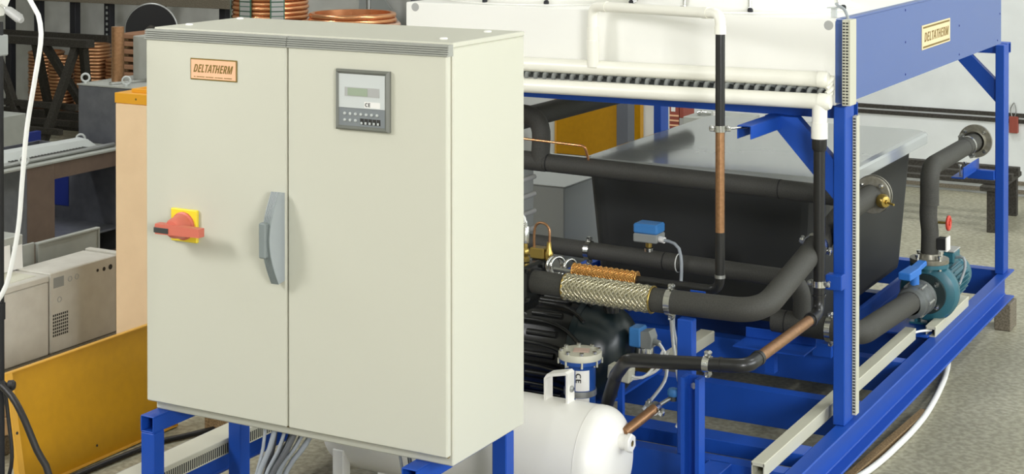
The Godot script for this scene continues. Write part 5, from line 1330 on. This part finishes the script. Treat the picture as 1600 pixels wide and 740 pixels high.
	for i in 6:
		coil(Vector3(-4.5, 1.141 + i * 0.064, -5.1), 0.25, 2, 0.031, ["bottom copper coil of the strapped stack", "second copper coil from the bottom of the strapped stack", "third copper coil from the bottom of the strapped stack", "fourth copper coil of the strapped stack", "fifth copper coil of the strapped stack", "topmost copper coil of the strapped stack"][i], "strapped copper coils on the crate", true, M.copper_bright)
	for i in 3:
		coil(Vector3(-3.82, 1.141 + i * 0.064, -5.1), 0.31 - 0.03 * (i / 2), 2, 0.032, ["lowest wide copper coil beside the strapped stack", "middle wide copper coil beside the strapped stack", "top wide copper coil beside the strapped stack"][i], "wide copper coils on the crate", false, M.film if i < 2 else M.copper_bright)
	# steel plates leaning on the grey wall
	for i in 2:
		var s := obj("steel_sheet", G.new().prism([Vector2(0, 0), Vector2(1.0, 0), Vector2(1.0, 0.35), Vector2(0.0, 1.55)], [Vector3(-5.5, 0, -7.55), Vector3(-4.95, 0, -7.5)][i], XA, Vector3(0, 0.98, -0.1), Vector3(0, 0, 0.012)), [M.machine_grey, M.galvanised][i])
		tag(s, ["slanting grey steel sheet leaning on the grey wall behind the copper coils", "slanting steel sheet leaning beside the white cooler corner"][i], "sheet")
	var pp := obj("wall_pipe", G.new().cyl(Vector3(-5.23, 0, -7.4), Vector3(-5.23, 2.0, -7.4), 0.02, 10), M.zinc)
	tag(pp, "thin upright pipe before the leaning steel sheets", "pipe")
	# ochre panel and column seen under the cooler
	t = thing("ochre_door", "ochre sheet panel with a dark grey column before it, under the cooler", "panel", Vector3(-3.2, 0, -7.7))
	obj("sheet", G.new().bb(Vector3(-3.64, 0.03, -7.78), Vector3(-2.9, 1.3, -7.72), 0.003), M.ochre, t)
	obj("edge_strip", G.new().bb(Vector3(-3.65, 0.0, -7.79), Vector3(-3.635, 1.3, -7.71), 0.001), M.ochre_edge, t)
	var dc := obj("dark_column", G.new().bb(Vector3(-3.005, 0, -7.62), Vector3(-2.905, 2.4, -7.5), 0.004), M.column_grey)
	tag(dc, "dark grey steel column before the ochre panel", "column")
	struct("trim_1", G.new().bb(Vector3(-4.04, 0, -7.8), Vector3(-3.66, 5.5, -7.74), 0.0), M.wall_white)
	# red boxes and clutter under the cooler
	t = thing("red_binder", "tall red box standing far behind the tub lid", "box", Vector3(-2.3, 0, -7.2))
	obj("case", G.new().bb(Vector3(-2.346, 0.0, -7.2), Vector3(-2.273, 0.62, -7.0), 0.003), M.red_box, t)
	for i in 4:
		obj("band", G.new().bb(Vector3(-2.347, 0.40 + i * 0.035, -7.0), Vector3(-2.272, 0.412 + i * 0.035, -6.998), 0.0), M.plate_peach, t)
	obj("label", G.new().bb(Vector3(-2.332, 0.54, -7.0), Vector3(-2.30, 0.575, -6.998), 0.0), M.label_white, t)
	t = thing("red_binder", "smaller red box beside the tall red one", "box", Vector3(-2.26, 0, -7.2))
	obj("case", G.new().bb(Vector3(-2.268, 0.497, -7.2), Vector3(-2.234, 0.60, -7.0), 0.003), M.red_box, t)
	obj("stand", G.new().bb(Vector3(-2.268, 0.0, -7.2), Vector3(-2.234, 0.4965, -7.0), 0.0), M.label_grey, t)
	t = thing("fitting_tray", "grey tray of pipe fittings far behind the tub", "tray", Vector3(-1.95, 0, -6.6))
	obj("tray", G.new().bb(Vector3(-2.03, 0.0, -6.85), Vector3(-1.6, 0.585, -6.5), 0.004), M.sheet_grey, t)
	obj("fitting", G.new().tube(fil([Vector3(-1.96, 0.601, -6.6), Vector3(-1.92, 0.612, -6.6), Vector3(-1.89, 0.601, -6.65)], 0.03), 0.016, 10), M.chrome, t)
	obj("fitting", G.new().cyl(Vector3(-1.81, 0.5855, -6.55), Vector3(-1.81, 0.625, -6.55), 0.02, 12), M.white_paint, t)
	# dark twin pipes on the back wall
	for i in 2:
		var y: float = [0.568, 0.526][i]
		var s := obj("wall_bar", G.new().bb(Vector3(-3.6, y - 0.014 , -7.8), Vector3(3.0, y + 0.014, -7.785), 0.003), M.rust_steel)
		tag(s, ["upper of the two dark rails along the white back wall", "lower of the two dark rails along the white back wall"][i], "rail")
	# low trestle with steel bars by the wall
	t = thing("bar_rack", "low dark steel rack by the back wall behind the rear post", "rack", Vector3(0.08, 0, -6.8))
	for z in [-6.5, -7.1]:
		obj("leg", G.new().bb(Vector3(0.04, 0, z - 0.025), Vector3(0.10, 0.26, z + 0.025), 0.003), M.rust_steel, t)
	obj("cross_bar", G.new().bb(Vector3(0.0, 0.26, -7.14), Vector3(0.12, 0.29, -6.46), 0.003), M.rust_steel, t)
	obj("far_leg", G.new().bb(Vector3(-1.25, 0, -7.13), Vector3(-1.17, 0.29, -6.47), 0.003), M.rust_steel, t)
	for i in 3:
		var s := obj("steel_bar", G.new().bb(Vector3(-1.3, 0.2905, -6.60 - i * 0.2), Vector3(0.14, 0.318 + 0.012 * i, -6.54 - i * 0.2), 0.003), M.rust_steel)
		tag(s, ["long dark steel bar at the near side of the low rack", "long dark steel bar in the middle of the low rack", "long dark steel bar at the wall side of the low rack"][i], "bar")
	for i in 2:
		struct("baseboard_back_%d" % (i + 1), G.new().bb(Vector3(-2.9, 0.02 + i * 0.06, -7.8), Vector3(8, 0.045 + i * 0.06, -7.775), 0.0), M.wood_grey)
	# red tag hanging from a wire on the wall
	t = thing("wall_tag", "red tag box hanging from a wire on the white wall", "tag", Vector3(-0.07, 0.45, -7.78))
	obj("body", G.new().bb(Vector3(-0.095, 0.445, -7.80), Vector3(-0.035, 0.56, -7.76), 0.003), M.red_box, t)
	obj("wire", G.new().tube(spline([Vector3(-0.08, 0.56, -7.785), Vector3(-0.088, 0.61, -7.785), Vector3(-0.062, 0.655, -7.785), Vector3(-0.05, 0.60, -7.785), Vector3(-0.06, 0.56, -7.785)], 0.012), 0.004, 6), M.zinc, t)
	# white hose on the floor
	var hs := obj("floor_hose", G.new().tube(spline([Vector3(0.35, 0.0135, -1.1), Vector3(0.53, 0.0135, -1.62), Vector3(0.612, 0.0135, -1.929), Vector3(0.638, 0.0135, -2.279), Vector3(0.64, 0.0135, -2.645), Vector3(0.605, 0.0135, -3.059), Vector3(0.548, 0.0135, -3.435), Vector3(0.45, 0.0135, -3.8)], 0.04), 0.0125, 12), M.cable_white)
	tag(hs, "white hose curving over the floor out from under the blue beam", "hose")
	var pk := obj("floor_plank", G.new().bar(Vector3(0.535, 0.012, -1.1), Vector3(0.622, 0.012, -2.75), 0.035, 0.022), M.wood)
	tag(pk, "narrow yellowish plank on the floor under the long blue beam", "plank")
